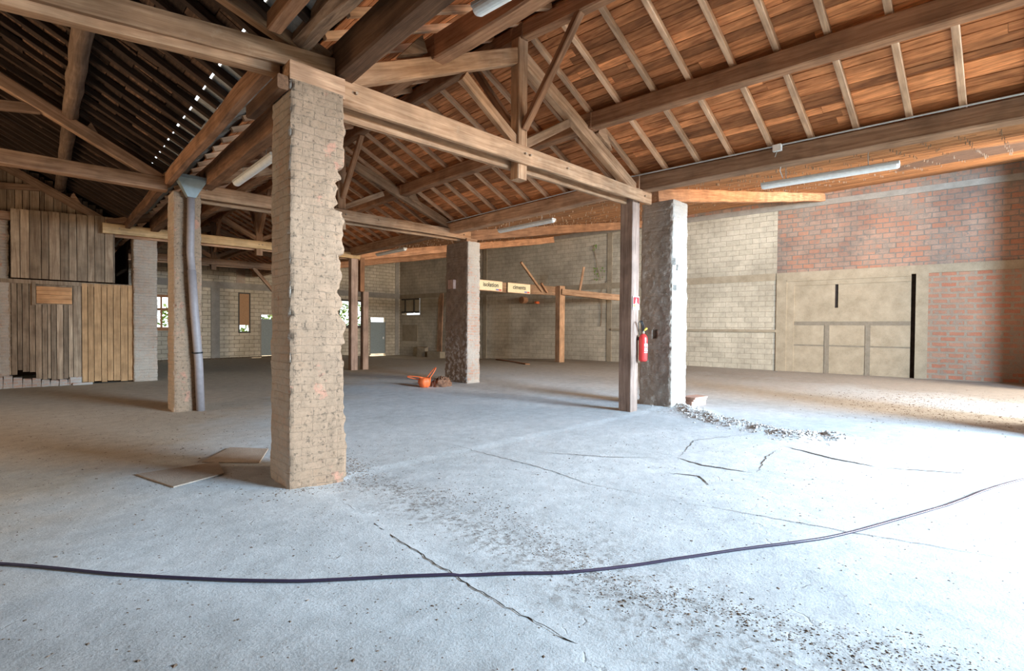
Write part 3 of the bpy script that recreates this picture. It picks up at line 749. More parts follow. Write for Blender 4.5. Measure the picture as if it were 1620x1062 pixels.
# ------------------------------------------------------------------ timber posts
def post(x, y, w, d, z0, z1, label, mat, seed=0):
    o = beam('timber_post', (x, y, z0), (x, y, z1), w, d, mat, seed=seed, upv=(0, 1, 0), jit=.006, cham=.012); return tag(o, label, 'post')
post(8.20, 5.32, .24, .28, zfloor(8.2, 5.3)-.02, 4.06, 'timber post holding the fire extinguisher', MW['post'], 1)
post(8.33, 17.2, .26, .24, zfloor(8.3, 17.2)-.02, 4.10, 'left one of the twin posts before the back wall', MW['post'], 2)
post(8.78, 17.2, .22, .22, zfloor(8.8, 17.2)-.02, 2.9, 'right one of the twin posts, topped by a dark stub', MW['post'], 3)
o = beam('post_stub', (8.66, 17.22, 2.9), (8.66, 17.22, 4.15), .18, .18, MW['dark'], upv=(0, 1, 0)); tag(o, 'dark upper stub standing on the right twin post', 'post')
post(2.1, 23.1, .3, .3, -.1, 4.1, 'hidden post under the fourth truss, left end', MW['post'], 4)
post(8.3, 23.1, .3, .3, -.12, 4.1, 'far post under the fourth truss, right end', MW['post'], 5)
o = beam('brace', (6.6, 23.0, 4.08), (7.6, 23.0, 2.9), .12, .14, MW['truss2']); o.name = 'hanging_brace'; tag(o, 'loose diagonal timber hanging under the fourth truss', 'brace')

# ------------------------------------------------------------------ partition in the left bay
pt = empty('board_partition', (.6, 17.55, 0), 'tall board partition of old grey boards with a strip of fresh yellow boards', 'partition')
def vboards(name, x0, x1, z0, z1, y, mat, parent, n, seed, ragb=0, zt=None, w=.03, lean=0):
    r = random.Random(seed); mb = MB(); xs = [x0+(x1-x0)*(i+(r.uniform(-.2, .2) if 0 < i < n else 0))/n for i in range(n+1)]
    for a, b in zip(xs, xs[1:]):
        zb = z0+r.uniform(0, ragb); zz = (zt((a+b)/2) if zt else z1)+r.uniform(-.012, .0)
        j = r.uniform(-.008, .008); g = .006
        mb.hexa([(a+g, y+j, zb), (b-g, y+j, zb), (b-g, y+w+j, zb), (a+g, y+w+j, zb), (a+g, y+j+lean, zz), (b-g, y+j+lean, zz), (b-g, y+w+j+lean, zz), (a+g, y+w+j+lean, zz)], 0, r.random())
    return mb.build(name, mat, parent)
vboards('lower_boards', -.78, -.1, .32, 2.66, 17.52, MW['oldboard'], pt, 6, 1, .12)
vboards('lower_boards', -.1, .62, .10, 2.12, 17.50, MW['oldboard'], pt, 7, 2, .12)
vboards('lower_boards', .62, .79, .12, 2.70, 17.50, MW['oldboard'], pt, 1, 3)
vboards('yellow_boards', .79, 1.88, .02, 2.70, 17.46, MW['newboard'], pt, 8, 4, .04)
mb = MB(); r4 = random.Random(4)
for i in range(4): mb.box((-.08, 17.46, 2.13+i*.11), (.60, 17.50, 2.235+i*.11), 0, r4.random())
mb.build('orange_hatch', MW['orangeboard'], pt)
mb = MB(); mb.box((-.78, 17.47, 2.62), (1.92, 17.53, 2.72), 0, .4); mb.box((-.16, 17.44, 2.08), (-.09, 17.5, 2.66), 0, .3); mb.build('rail', MW['oldboard'], pt)
mb = MB(); mb.box((-.1, 17.53, 2.1), (.64, 17.57, 2.7), 0, .2); mb.build('backing', MW['oldboard'], pt)
up_ = empty('board_loft_front', (.45, 17.3, 2.72), 'raised front of wide grey boards above the partition', 'partition')
vboards('loft_boards', -.53, 1.44, 2.74, 4.52, 17.25, MW['oldboard'], up_, 11, 7, .0, zt=lambda x: 4.44+.08*(x+.5)/2)
mb = MB(); mb.box((1.44, 17.28, 2.74), (1.47, 18.6, 4.5), 0, .2); mb.box((-.53, 17.29, 2.74), (1.44, 17.32, 4.4), 0, .1); mb.build('side_boards', MW['oldboard'], up_)
ga = empty('boarded_gable', (.2, 17.7, 4.4), 'triangular infill of pale grey boards under the far left rafter', 'partition')
vboards('gable_boards', -.60, 1.25, 4.2, 5.6, 17.62, MW['oldboard'], ga, 13, 9, zt=lambda x: min(5.75, ZL(x)-.14))
vboards('gable_boards', -3.6, -.60, 4.2, 5.6, 17.66, MW['oldboard'], ga, 20, 19, zt=lambda x: min(ZL(x), 6.2)-.14)
# added boards that shade the gap behind the partition
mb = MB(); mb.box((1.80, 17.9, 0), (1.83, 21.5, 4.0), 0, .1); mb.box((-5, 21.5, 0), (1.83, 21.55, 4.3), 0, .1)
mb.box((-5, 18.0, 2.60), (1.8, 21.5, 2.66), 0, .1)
tag(mb.build('added_shade_boards', MW['drafter']), 'added dark boards shading the space behind the partition', 'partition')
# rubble footing
rf = random.Random(11); mb = MB()
for i in range(9):
    x = -.85+i*.17; h = .30-.022*i+rf.uniform(-.03, .03)
    mb.hexa([(x, 17.40+rf.uniform(-.05, .03), -.03), (x+.17, 17.42, -.03), (x+.17, 17.6, -.03), (x, 17.6, -.03), (x+.01, 17.45, h), (x+.16, 17.45, h-.02), (x+.16, 17.6, h), (x+.01, 17.6, h)], 0, 0)
mb.box((.55, 17.40, -.02), (.78, 17.5, .2)); mb.box((.6, 17.3, -.02), (1.0, 17.4, .05))
tag(mb.build('masonry_footing', MBK5), 'broken masonry footing under the old boards', 'footing')

# ------------------------------------------------------------------ downpipe
dp = empty('downpipe', (2.08, 10.7, 0), 'grey downpipe with a zinc hopper head on the second brick pillar', 'downpipe')
mb = MB()
a = [(1.77, 10.58, 4.29), (2.26, 10.58, 4.29), (2.26, 10.80, 4.29), (1.77, 10.80, 4.29)]; b = [(1.95, 10.64, 3.95), (2.08, 10.64, 3.95), (2.08, 10.77, 3.95), (1.95, 10.77, 3.95)]
mb.hexa(b+a); mb.box((1.75, 10.56, 4.28), (2.28, 10.82, 4.33)); mb.build('hopper_head', MZINC, dp)
mb = MB(); mb.tube([(2.015, 10.71, 3.97), (2.01, 10.71, 3.4), (2.00, 10.70, 2.95), (2.03, 10.70, 2.52)], .062, 20); mb.build('upper_pipe', MPIPE, dp, True)
mb = MB(); mb.tube([(2.022, 10.70, 2.62), (2.06, 10.70, 1.9), (2.13, 10.70, .9), (2.16, 10.70, -.01)], .07, 20); mb.build('lower_pipe', MPIPE, dp, True)
mb = MB(); mb.tube([(2.118, 10.70, 1.10), (2.12, 10.70, 1.07)], .080, 20); mb.box((2.04, 10.75, 1.07), (2.2, 10.84, 1.10)); mb.build('bracket', MBLK, dp)

# ------------------------------------------------------------------ fluorescent lamps
def lamp(p, q, label, hang):
    p = Vector(p); q = Vector(q); d = (q-p).normalized(); s = Vector((0, 0, 1)).cross(d).normalized(); u = Vector((0, 0, 1))
    t = empty('fluorescent_lamp', (p+q)/2, label, 'lamp')
    mb = MB(); n = 9
    def prof(c, k=1.0):
        pts = []
        for i in range(n): th = math.pi*(1+i/(n-1)); pts.append(c+s*math.cos(th)*.065*k+u*math.sin(th)*.055*k)
        return pts
    st = [(p, .75), (p+d*.03, 1), (q-d*.03, 1), (q, .75)]
    for c, k in st: mb.v += [tuple(x) for x in prof(c, k)]
    for j in range(3):
        for i in range(n-1):
            mb.f.append((j*n+i, j*n+i+1, (j+1)*n+i+1, (j+1)*n+i)); mb.m.append(0); mb.r.append(0); mb.uv.append([(0, 0)]*4)
        mb.f.append((j*n, (j+1)*n, (j+1)*n+n-1, j*n+n-1)); mb.m.append(0); mb.r.append(0); mb.uv.append([(0, 0)]*4)
    for e in (0, 3*n): mb.f.append(tuple(e+i for i in range(n))); mb.m.append(0); mb.r.append(0); mb.uv.append([(0, 0)]*n)
    mb.build('diffuser', MLAMP, t)
    beam('housing', p+u*.025, q+u*.025, .14, .045, MLAMPB, t, jit=0, cham=.008)
    mb = MB()
    for f in (.2, .8):
        c = p+(q-p)*f; mb.tube([c+u*.04, c+u*.04+Vector((.01, .01, hang*.5)), c+u*(.04+hang)], .006, 6)
    mb.build('hanging_wires', MWIRE, t)
lamp((8.75, 3.12, 4.00), (8.86, 1.30, 3.97), 'nearest white fluorescent lamp hanging on the right', .3)
lamp((8.75, 9.67, 4.14), (8.75, 7.75, 4.14), 'fluorescent lamp right of the dark roughcast pillar', .25)
lamp((8.75, 16.2, 4.18), (8.75, 14.3, 4.18), 'farthest fluorescent lamp, above the grey door', .2)
lamp((2.52, 9.75, 4.12), (2.52, 7.75, 4.12), 'fluorescent lamp beside the nearest brick pillar', .66)
lamp((2.80, 3.42, 4.40), (3.0, 1.5, 4.40), 'fluorescent lamp at the top edge of the photo', .6)
mb = MB(); cb = [(shear(8.28, y)+.02, y, 4.49) for y in (-.8, 1, 2.74, 4, 5.22)]
cb = [(x-.165, y, z) for x, y, z in cb]; mb.tube(cb, .012, 6); mb.tube([(8.12, 5.22, 4.49), (8.12, 8, 4.49), (8.12, 11.2, 4.49)], .012, 6)
tag(mb.build('electric_conduit', MLAMPB), 'thin pale conduit running along the eaves plate', 'conduit')
jb = MB(); X = shear(8.28, 2.75); jb.box((X-.19, 2.70, 4.40), (X-.12, 2.82, 4.50)); o = jb.build('junction_box', MWHT); tag(o, 'small white junction box on the plate over the nearest lamp', 'junction box')
jb = MB(); jb.tube([(X-.16, 2.76, 4.41), (X-.13, 2.80, 4.33), (X-.02, 2.74, 4.26), (X+.10, 2.80, 4.16), (X+.17, 2.78, 4.06)], .008, 6); tag(jb.build('lamp_cable', MWIRE), 'curly cable dropping from the junction box to the lamp', 'cable')

# ------------------------------------------------------------------ fire extinguisher and sign
fe = empty('fire_extinguisher', (8.43, 5.07, .95), 'red fire extinguisher hanging on the post', 'fire extinguisher')
c = (8.33, 5.08, .97)
mb = MB(); mb.lathe([(.0, .02), (.05, .0), (.075, .02), (.082, .05), (.082, .44), (.075, .48), (.05, .515), (.028, .53), (.0, .53)], c, 28); mb.build('cylinder', MRED, fe, True)
mb = MB(); mb.lathe([(.0, .525), (.025, .525), (.025, .57), (.018, .60), (.0, .60)], c, 16); mb.build('valve', plain('brass_and_steel', (.5, .45, .35), .4, .6), fe, True)
mb = MB(); mb.hexa([(c[0]-.01, c[1]-.02, c[2]+.575), (c[0]+.11, c[1]-.02, c[2]+.62), (c[0]+.11, c[1]+.01, c[2]+.62), (c[0]-.01, c[1]+.01, c[2]+.575), (c[0]-.01, c[1]-.02, c[2]+.60), (c[0]+.11, c[1]-.02, c[2]+.65), (c[0]+.11, c[1]+.01, c[2]+.65), (c[0]-.01, c[1]+.01, c[2]+.60)]); mb.build('handle', MYEL, fe)
mb = MB(); hp = [Vector((c[0]-.02, c[1], c[2]+.58)), Vector((c[0]-.06, c[1]-.01, c[2]+.70)), Vector((c[0]-.12, c[1]-.01, c[2]+.78)), Vector((c[0]-.18, c[1], c[2]+.74)), Vector((c[0]-.16, c[1], c[2]+.6)), Vector((c[0]-.12, c[1], c[2]+.5))]
mb.tube(hp[:3], .012, 10); mb.tube([h+Vector((.025, -.015, 0)) for h in hp[:3]], .010, 10); mb.tube(hp[2:], .007, 8); mb.build('hose', MBLK, fe, True)
mb = MB()
for k in range(7):   # printed instruction panel wrapped on the body
    a0 = math.radians(228+k*9); a1 = math.radians(228+(k+1)*9); R_ = .0832
    for (z0_, z1_) in ((.17, .185), (.20, .24), (.255, .27), (.29, .345)):
        if k in (2,) and z1_-z0_ > .03: continue
        mb.face([(c[0]+R_*math.cos(a0), c[1]+R_*math.sin(a0), c[2]+z0_), (c[0]+R_*math.cos(a1), c[1]+R_*math.sin(a1), c[2]+z0_), (c[0]+R_*math.cos(a1), c[1]+R_*math.sin(a1), c[2]+z1_), (c[0]+R_*math.cos(a0), c[1]+R_*math.sin(a0), c[2]+z1_)])
mb.build('white_print', MWHT, fe)
mb = MB(); mb.box((8.27, 5.14, 1.38), (8.35, 5.20, 1.44)); mb.build('wall_hook', MBLK, fe)
fs = empty('extinguisher_sign', (8.22, 5.14, 1.98), 'red and white fire extinguisher sign on the timber post', 'sign')
mb = MB(); mb.box((8.090, 5.1640, 1.96), (8.310, 5.1720, 2.21)); mb.build('plate', MWHT, fs)
mb = MB(); mb.box((8.100, 5.1600, 2.065), (8.300, 5.1635, 2.20)); mb.build('red_panel', MREDP, fs)
mb = MB(); mb.box((8.100, 5.1600, 2.01), (8.180, 5.1635, 2.06)); mb.build('orange_panel', plain('orange_print', (.9, .45, .1)), fs)
mb = MB(); mb.box((8.200, 5.1600, 1.99), (8.300, 5.1635, 2.06)); mb.build('small_print_panel', plain('pink_print', (.8, .45, .45)), fs)
mb = MB(); mb.box((8.180, 5.1560, 2.085), (8.215, 5.1595, 2.15)); mb.box((8.190, 5.1560, 2.15), (8.205, 5.1595, 2.175)); mb.box((8.150, 5.1560, 2.075), (8.250, 5.1595, 2.085)); mb.build('white_pictogram', MWHT, fs)

# ------------------------------------------------------------------ goods rack frame in the right aisle
o = beam('rack_post', (17.55, 15.12, zfloor(17.5, 15.1)-.03), (17.55, 15.12, 3.56), .36, .28, MW['yellow'], upv=(0, 1, 0), seed=2); o.name = 'rack_post'
o.data.materials[0] = MW['truss']; tag(o, 'square timber post in front of the block wall', 'post')
o = beam('rack_beam', (12.1, 15.52, 3.30), (17.75, 15.30, 3.33), .09, .42, MW['truss'], seed=1); tag(o, 'long board beam carrying the two sign boards', 'beam')
o = beam('rack_beam', (17.5, 14.98, 3.28), (19.55, 13.15, 3.03), .22, .28, MW['truss'], seed=5, jit=.02); tag(o, 'split timber beam end right of the square post', 'beam')
def plank_thing(name, p, q, w, h, mat, label): o = beam(name, p, q, w, h, mat); return tag(o, label, 'plank')
plank_thing('loose_batten', (15.1, 15.27, 4.45), (16.45, 15.27, 3.25), .10, .10, MW['truss'], 'long loose batten leaning on the beam, right of the sign boards')
plank_thing('loose_batten', (16.35, 15.22, 3.62), (16.75, 15.22, 3.22), .10, .08, MW['purlin'], 'short orange batten crossing the leaning one')
plank_thing('loose_batten', (18.28, 14.32, 4.45), (18.15, 14.45, 3.35), .12, .10, MW['truss'], 'upright batten standing on the split beam end')
def sign(xa, xb, ztop, word, label, y=15.42):
    t = empty('sign_board', ((xa+xb)/2, y, ztop-.42), label, 'sign')
    mb = MB(); mb.box((xa, y, ztop-.42), (xb, y+.03, ztop)); mb.build('board', plain('cream_board_'+word, (.78, .68, .45)), t)
    mb = MB(); mb.box((xa, y-.004, ztop-.025), (xb, y, ztop)); mb.box((xa, y-.004, ztop-.42), (xb, y, ztop-.395)); mb.build('border', plain('peach_border', (.72, .5, .32)), t)
    cu = bpy.data.curves.new('lettering', 'FONT'); cu.body = word; cu.size = .25; cu.align_x = 'CENTER'; cu.extrude = .002; cu.offset = .003
    tmp = bpy.data.objects.new('tmp', cu); me_ = bpy.data.meshes.new_from_object(tmp); bpy.data.objects.remove(tmp); o = bpy.data.objects.new('lettering', me_); COL.objects.link(o); me_.materials.clear(); me_.materials.append(MBLK)
    o.matrix_basis = Matrix.Translation(((xa+xb)/2, y-.006, ztop-.25)) @ Matrix.Rotation(math.pi/2, 4, 'X')
    o.parent = t; o.matrix_parent_inverse = t.matrix_basis.inverted()
    mb = MB(); bx = xb-.36
    for k in range(4): mb.box((bx+k*.04, y-.006, ztop-.385), (bx+k*.04+.03, y-.001, ztop-.32-.02*(k % 2)))
    mb.build('blue_logo', MBLU, t)
    mb = MB()
    for k in range(4): mb.box((bx+.16+k*.04, y-.006, ztop-.385), (bx+.16+k*.04+.034, y-.001, ztop-.325-.02*(k % 2)))
    mb.build('red_logo', MREDP, t)
sign(12.82, 14.10, 3.54, 'isolation', 'cream sign board reading isolation, next to the dark pillar', 15.365)
sign(14.36, 15.72, 3.52, 'ciments', 'cream sign board reading ciments', 15.295)

# ------------------------------------------------------------------ windows and doors
def on_back(x, off=0): return Vector((x, BACK(x)+off, 0))
nb = Vector((.1, -1, 0)).normalized()
def bar(mb, x0, x1, z0, z1, off=0., th=.06):
    a = on_back(x0)+nb*off; b = on_back(x1)+nb*off; c_ = b-nb*th; d_ = a-nb*th
    mb.hexa([(a.x, a.y, z0), (b.x, b.y, z0), (c_.x, c_.y, z0), (d_.x, d_.y, z0), (a.x, a.y, z1), (b.x, b.y, z1), (c_.x, c_.y, z1), (d_.x, d_.y, z1)], 0, .5)
MFR = plain('orange_brown_window_wood', (.42, .18, .07), .6); MFRD = plain('dark_window_frame', (.07, .06, .05), .6)
glass = bpy.data.materials.new('window_glass'); glass.use_nodes = True
gb = glass.node_tree.nodes['Principled BSDF']; gb.inputs['Transmission Weight'].default_value = 1; gb.inputs['Roughness'].default_value = .0; gb.inputs['IOR'].default_value = 1.02; gb.inputs['Base Color'].default_value = (.95, 1, .92, 1)
def window(n, x0, x1, z0, z1, mull, bars, mat, label):
    t = empty('window_%d' % n, on_back((x0+x1)/2)+Vector((0, 0, z0)), label, 'window'); t['kind'] = 'structure'
    mb = MB(); bar(mb, x0, x0+.07, z0, z1, .01); bar(mb, x1-.07, x1, z0, z1, .01); bar(mb, x0, x1, z1-.12, z1, .01); bar(mb, x0, x1, z0, z0+.16, .02)
    for m_ in mull: bar(mb, m_-.035, m_+.035, z0, z1, .005)
    for z_ in bars: bar(mb, x0, x1, z_-.06, z_+.06, .012)
    mb.build('window_frame', mat, t)
    mb = MB(); bar(mb, x0, x1, z0, z1, -.03, .006); mb.build('window_pane', glass, t)
window(1, 3.6, 4.75, 1.33, 3.05, [4.18], [2.35], MFR, 'tall window with orange brown rails between the brick pillars')
window(2, 13.4, 15.24, 1.5, 3.3, [14.32], [], MFRD, 'window half hidden behind the twin posts')
w3 = empty('window_3', on_back(7.9)+Vector((0, 0, 1.2)), 'narrow window closed by an orange board', 'window'); w3['kind'] = 'structure'
mb = MB(); bar(mb, 7.6, 7.66, 1.2, 3.36, .02); bar(mb, 8.15, 8.21, 1.2, 3.36, .02); bar(mb, 7.6, 8.21, 3.30, 3.36, .02); bar(mb, 7.6, 8.21, 1.2, 1.28, .02); mb.build('window_frame', MFRD, w3)
mb = MB(); bar(mb, 7.66, 8.15, 1.62, 3.3, .0, .02); mb.build('orange_board', plain('orange_board', (.42, .23, .11)), w3)
def door(n, x0, x1, z0, z1, zt, label):
    t = empty('door_%d' % n, on_back((x0+x1)/2)+Vector((0, 0, z0)), label, 'door'); t['kind'] = 'structure'
    mb = MB(); bar(mb, x0+.05, x1-.05, z0+.09, z1, -.02, .05); mb.build('door_leaf', MDOOR, t)
    mb = MB(); bar(mb, x0, x0+.05, z0, zt, .02); bar(mb, x1-.05, x1, z0, zt, .02); mb.build('door_frame', MCONG, t)
    mb = MB(); bar(mb, x1-.24, x1-.16, z0+1.05, z0+1.2, .02, .03); mb.build('door_handle', MWHT, t)
door(1, 8.73, 9.6, -.14, 1.97, 2.21, 'grey door beside the nearest pillar, light above it')
door(2, 15.62, 16.85, -.28, 1.90, 2.2, 'grey door with a bright slot above it, right of the twin posts')
# shuttered opening in the far right wall
w4 = empty('window_4', (18.12, 29.0, 2.42), 'small shuttered opening in the far right wall corner', 'window'); w4['kind'] = 'structure'
def onr(y, off): return Vector((WALLR(y)-off, y, 0))
def rbar(mb, y0, y1, z0, z1, off, th=.04):
    a = onr(y0, off); b = onr(y1, off)
    mb.hexa([(a.x, a.y, z0), (b.x, b.y, z0), (b.x+th, b.y, z0), (a.x+th, a.y, z0), (a.x, a.y, z1), (b.x, b.y, z1), (b.x+th, b.y, z1), (a.x+th, a.y, z1)], 0, .5)
mb = MB()
for (a, b) in ((28.02, 28.46), (28.62, 28.88), (28.90, 29.14), (29.16, 29.36), (29.50, 29.84)): rbar(mb, a, b, 2.52, 3.48, .02)
rbar(mb, 28.4, 29.6, 2.62, 3.5, -.1)
mb.build('shutter_boards', plain('pale_shutter_board', (.42, .36, .26)), w4)
mb = MB()
for z in (2.55, 3.42): rbar(mb, 28.0, 29.86, z, z+.1, .05)
for y_ in (28.5, 29.42): rbar(mb, y_, y_+.1, 2.55, 3.5, .05)
mb.build('window_frame', MFRD, w4)
# patch, block, leaning plank
mb = MB(); rbar(mb, 28.2, 29.75, .64, 1.74, .025); tag(mb.build('patched_panel', MCON), 'pale rendered patch under the shuttered opening', 'panel')
mb = MB(); rbar(mb, 27.0, 27.8, zfl(18.2, 27.4)-.02, .32, .35, .25); mb.v[4] = (mb.v[4][0]+.05, mb.v[4][1]+.1, .2); tag(mb.build('stone_block', MCON), 'pale stone block at the foot of the far right wall', 'block')
o = beam('leaning_plank', (18.35, 25.9, zfl(18.3, 25.9)-.01), (18.48, 25.9, 3.75), .06, .5, MW['truss2'], upv=(0, 1, 0)); tag(o, 'wide plank standing against the far right wall', 'plank')
mb = MB(); rbar(mb, 25.4, 26.6, zfl(18.3, 26)-.02, .05, .5, .4); tag(mb.build('concrete_plinth', MCON), 'low plinth in front of the standing plank', 'block')
mb = MB(); mb.box((8.66, 11.55, 2.72), (8.77, 11.80, 2.98)); tag(mb.build('bracket_block', MTILE), 'small brick stub sticking out of the dark pillar', 'bracket')
mb = MB(); mb.tube([(19.0, 19.15, 3.12), (19.34, 19.15, 3.12)], .19, 16); tag(mb.build('timber_stub', MW['purlin']), 'round brown stub on the block wall below the beam', 'stub')
mb = MB(); mb.box((19.18, 18.2, 2.9), (19.45, 18.32, 3.02)); tag(mb.build('clay_stub', MORANGE), 'tiny orange stub in the block wall', 'stub')

# vines on the right wall
vn = empty('wall_vine', (19.7, 14.7, 3.7), 'thin dry vine with a few green leaves hanging on the block wall', 'plant')
mb = MB(); rv = random.Random(2); pts = [(WALLR(14.85-.1*i*.3)-.04+rv.uniform(-.01, .01), 14.9-.035*i+rv.uniform(-.05, .05), 5.7-.16*i) for i in range(12)]
mb.tube(pts, .010, 5); mb.tube([(WALLR(13.7)-.05, 13.95, 3.95), (WALLR(13.8)-.06, 14.2, 3.9), (WALLR(14)-.05, 14.35, 3.6)]+[(WALLR(14.4)-.04, 14.42+rv.uniform(-.04, .04), 3.5-.2*i) for i in range(10)], .012, 5)
mb.build('stem', MGRIT, vn)
mb = MB()
for i in range(26):
    cc = Vector((WALLR(14.6)-.08+rv.uniform(-.05, .02), 14.55+rv.uniform(-.35, .3), 4.3+rv.uniform(-.35, .3))) if i < 18 else Vector((WALLR(14.9)-.08, 14.8+rv.uniform(-.1, .1), 5.6+rv.uniform(-.15, .1)))
    a = rv.uniform(0, 6.3); u_ = Vector((.1, math.cos(a), math.sin(a)))*.055; v_ = Vector((.2, -math.sin(a), math.cos(a)))*.03
    mb.face([cc-u_, cc+v_, cc+u_, cc-v_])
mb.build('leaves', MFOAM, vn)
# foliage outside the back windows
for i, (x, h) in enumerate(((3.0, 3.2), (6.0, 3.6), (9.5, 3.4), (13.0, 3.8), (16.5, 3.4))):
    rb_ = random.Random(i+50); mb = MB()
    for k in range(520):
        v_ = Vector((rb_.gauss(0, 1), rb_.gauss(0, 1), rb_.gauss(0, 1))).normalized()*rb_.uniform(.75, 1.0)
        cc = Vector((x+v_.x*1.35, BACK(x)+4.2+v_.y*1.3, 1.6+v_.z*h*.55)); 
        a = Vector((rb_.uniform(-1, 1), rb_.uniform(-1, 1), rb_.uniform(-1, 1))).normalized(); b_ = a.orthogonal().normalized()
        mb.face([cc-a*.14, cc+b_*.08, cc+a*.14, cc-b_*.08])
    t = empty('garden_bush', (x, BACK(x)+4.2, -.35), 'green bush outside the back wall, '+['behind the tall window', 'behind the boarded window', 'behind the nearer grey door', 'behind the window by the twin posts', 'behind the farther grey door'][i], 'bush')
    mb.build('foliage', MFOAM, t)
    mb = MB(); mb.tube([(x, BACK(x)+4.2, -.36), (x, BACK(x)+4.2, 1.6)], [.09, .05], 8); mb.build('stem', MW['dark'], t)

# ------------------------------------------------------------------ loose things on the floor
def catmull(P, n=10):
    out = []; P = [P[0]]+P+[P[-1]]
    for i in range(1, len(P)-2):
        p0, p1, p2, p3 = P[i-1], P[i], P[i+1], P[i+2]
        for k in range(n):
            t = k/n; out.append(tuple(.5*((2*b)+(-a+c_)*t+(2*a-5*b+4*c_-d_)*t*t+(-a+3*b-3*c_+d_)*t**3) for a, b, c_, d_ in zip(p0, p1, p2, p3)))
    out.append(P[-1]); return out
cpts = catmull([(-.9, 5.4), (-.2, 4.66), (.38, 3.93), (1.06, 3.2), (1.67, 2.72), (2.18, 2.32), (2.51, 2.06), (2.92, 1.84), (3.57, 1.47), (4.31, 1.06), (5.08, .79), (6.01, .48), (6.89, .26), (7.71, 0.), (8.6, -.4)], 12)
mb = MB(); mb.tube([(x, y, zfloor(x, y)+.013) for x, y in cpts], .0105, 8)
tag(mb.build('power_cable', MCAB, None, True), 'long black cable lying across the foreground floor', 'cable')
def sheet(pts, th, mat, label):
    mb = MB(); z = max(zfloor(x, y) for x, y in pts)+.004
    mb.hexa([(x, y, z) for x, y in pts]+[(x, y, z+th) for x, y in pts]); return tag(mb.build('plywood_sheet', mat), label, 'board')
sheet([(.93, 5.75), (1.41, 5.92), (1.48, 6.47), (.72, 6.5)], .012, MPLY, 'thin board lying in the shadow of the nearest pillar')
sheet([(1.34, 6.59), (1.82, 6.12), (2.11, 6.73), (1.77, 7.13)], .012, MPLY, 'thin dusty board lying behind the nearest pillar')
# orange bucket with two loop handles
ob_ = empty('rubber_bucket', (7.36, 11.05, zfloor(7.36, 11.05)), 'soft orange bucket with two big loop handles', 'bucket')
cz = (7.36, 11.05, zfloor(7.36, 11.05))
mb = MB(); mb.lathe([(.0, .01), (.12, .0), (.145, .03), (.16, .14), (.155, .25), (.145, .25), (.15, .14), (.13, .04), (.0, .03)], cz, 26)
mb.v = [(x+.02*math.sin(z*30+x*20), y+.015*math.sin(x*50), z) for x, y, z in mb.v]; mb.build('tub', MORANGE, ob_, True)
def loop(a, b, c_, n=16):
    a, b, c_ = Vector(a), Vector(b), Vector(c_); m_ = (a+b)/2; out = []
    for i in range(n+1):
        th = math.pi*i/n; out.append(m_+(a-m_)*math.cos(th)*1.15+(c_-m_)*math.sin(th))
    return out
d1 = Vector((.716, -.69, 0))
C = Vector(cz)
for (a, b, e) in ((C+d1*.06+Vector((0, 0, .24)), C+d1*.13+Vector((-.05, -.05, .22)), C+d1*.30+Vector((0, 0, .52))), (C-d1*.05+Vector((0, 0, .25)), C-d1*.10+Vector((.04, .04, .19)), C-d1*.46+Vector((0, 0, .28)))):
    mb = MB(); mb.tube(loop(a, b, e), .013, 8); mb.build('handle', MORANGE, ob_, True)
mb = MB(); za = zfloor(15.6, 15.6)+.03
mb.hexa([(17.0, 19.0, zfl(17, 19)+.01), (15.15, 15.0, za-.03), (15.35, 14.92, za-.03), (17.2, 18.9, zfl(17, 19)+.01), (17.0, 19.0, zfl(17, 19)+.06), (15.15, 15.0, za+.02), (15.35, 14.92, za+.02), (17.2, 18.9, zfl(17, 19)+.06)])
mb.f = [tuple(reversed(f)) for f in mb.f]
tag(mb.build('floor_plank', MW['purlin']), 'long brown plank lying on the floor before the block wall', 'plank')
# crumpled sack
mb = MB(); n1_, n2_ = 40, 20; sx = Vector((7.85, 10.95, zfloor(7.85, 10.95)))
for j in range(n2_+1):
    ph = math.pi/2*j/n2_
    for i in range(n1_):
        th = 2*math.pi*i/n1_; f = 1+.22*noise.noise(Vector((math.cos(th)*2.2, math.sin(th)*2.2, j*.25)))+.08*math.sin(th*9+j*.6)
        mb.v.append((sx.x+.30*f*math.cos(ph)*math.cos(th), sx.y+.22*f*math.cos(ph)*math.sin(th), sx.z+.24*f*math.sin(ph)))
for j in range(n2_):
    for i in range(n1_): mb.f.append((j*n1_+i, j*n1_+(i+1) % n1_, (j+1)*n1_+(i+1) % n1_, (j+1)*n1_+i)); mb.m.append(0); mb.r.append(0); mb.uv.append([(0, 0)]*4)
tag(mb.build('crumpled_sack', MSACK, None, True), 'crumpled brown sack on the floor beside the orange bucket', 'sack')
# terracotta slabs by the pillar
for k in range(3):
    mb = MB(); z = zfloor(10.0, 4.95)+.055+k*.042; a = .1*k
    mb.hexa([(9.78+.03*k, 4.80-.02*k, z), (10.25+.04*k, 4.72, z), (10.36, 4.98, z), (9.86, 5.10, z), (9.78+.03*k, 4.80-.02*k, z+.036), (10.25+.04*k, 4.72, z+.036), (10.36, 4.98, z+.036), (9.86, 5.10, z+.036)])
    if k == 0: mb.v = [(x, y, zz if i > 3 else zfloor(10, 4.95)-.01) for i, (x, y, zz) in enumerate(mb.v)]
    tag(mb.build('terracotta_slab', MTILE), ['lowest', 'middle', 'topmost'][k]+' pink terracotta slab of the small stack beside the limewashed pillar', 'tile')
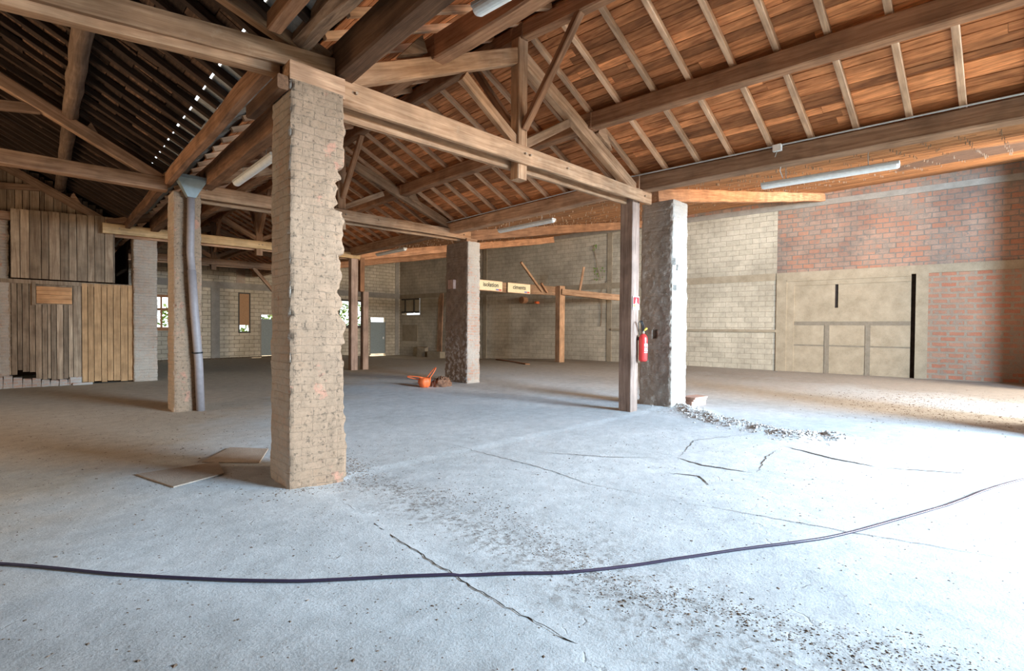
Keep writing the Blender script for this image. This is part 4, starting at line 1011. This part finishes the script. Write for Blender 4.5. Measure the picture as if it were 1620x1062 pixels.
# litter
def scatter(name, n, pick, mat, label, smin, smax, seed, flat=.35):
    r = random.Random(seed); mb = MB()
    for i in range(n):
        x, y = pick(r)
        s = r.uniform(smin, smax)*(1 if r.random() < .9 else 1.7); z = zfloor(x, y); a = r.uniform(0, 6.28)
        ca, sa = math.cos(a)*s, math.sin(a)*s; k = r.uniform(.3, .8); h = s*flat*r.uniform(.5, 1.6)
        P = [(x-ca, y-sa, z), (x+sa*k, y-ca*k, z+h*.2), (x+ca, y+sa, z), (x-sa*k, y+ca*k, z+h*.1), (x, y, z+h)]
        b0 = len(mb.v); mb.v += P
        for f in ((0, 1, 4), (1, 2, 4), (2, 3, 4), (3, 0, 4)): mb.f.append(tuple(b0+q for q in f)); mb.m.append(0); mb.r.append(r.random()); mb.uv.append([(0, 0)]*3)
    return tag(mb.build(name, mat), label, 'debris', kind='stuff')
def near_line(pts, w):
    def f(r):
        i = r.randrange(len(pts)-1); t = r.random(); (a, b), (c_, d_) = pts[i], pts[i+1]
        return a+(c_-a)*t+r.gauss(0, w), b+(d_-b)*t+r.gauss(0, w)
    return f
scatter('leaf_litter', 1500, lambda r: (r.uniform(-1, 4), r.uniform(.6, 6.5)), MGRIT, 'scattered dry leaf bits over the foreground floor', .004, .011, 1)
scatter('leaf_litter', 2600, near_line([(2.35, 4.7), (2.9, 3.6), (2.7, 2.3), (2.6, 1.7), (2.85, 1.2), (2.9, .6), (3.3, .2)], .13), MGRIT, 'band of dry debris running forward from the nearest pillar', .003, .009, 2)
scatter('leaf_litter', 900, near_line([(1.6, 4.9), (2.5, 4.9), (2.6, 5.6), (2.2, 6.6)], .12), MGRIT, 'dry debris gathered round the foot of the nearest pillar', .004, .013, 3)
scatter('rubble', 2200, near_line(MOUND, .16), MGRITW, 'pale crushed rubble ridge running from the limewashed pillar', .006, .026, 4, .8)
scatter('leaf_litter', 2600, lambda r: (r.gauss(14, 1.6), r.gauss(1.3, 1.2)), MGRIT, 'dark litter on the floor by the right wall', .006, .02, 5)
scatter('leaf_litter', 900, lambda r: (r.uniform(-.5, 3), r.uniform(6.5, 12)), MGRIT, 'sparse bits on the brown floor between the brick pillars', .005, .014, 6)
scatter('leaf_litter', 900, lambda r: (r.uniform(4, 9), r.uniform(-.2, 4)), MGRIT, 'sparse dark bits on the bright floor at the right', .004, .010, 7)
scatter('rubble', 700, lambda r: (r.uniform(3.5, 10), BACK(6)-.4-abs(r.gauss(0, .35))), MGRIT, 'dry litter along the foot of the back wall', .02, .07, 8)
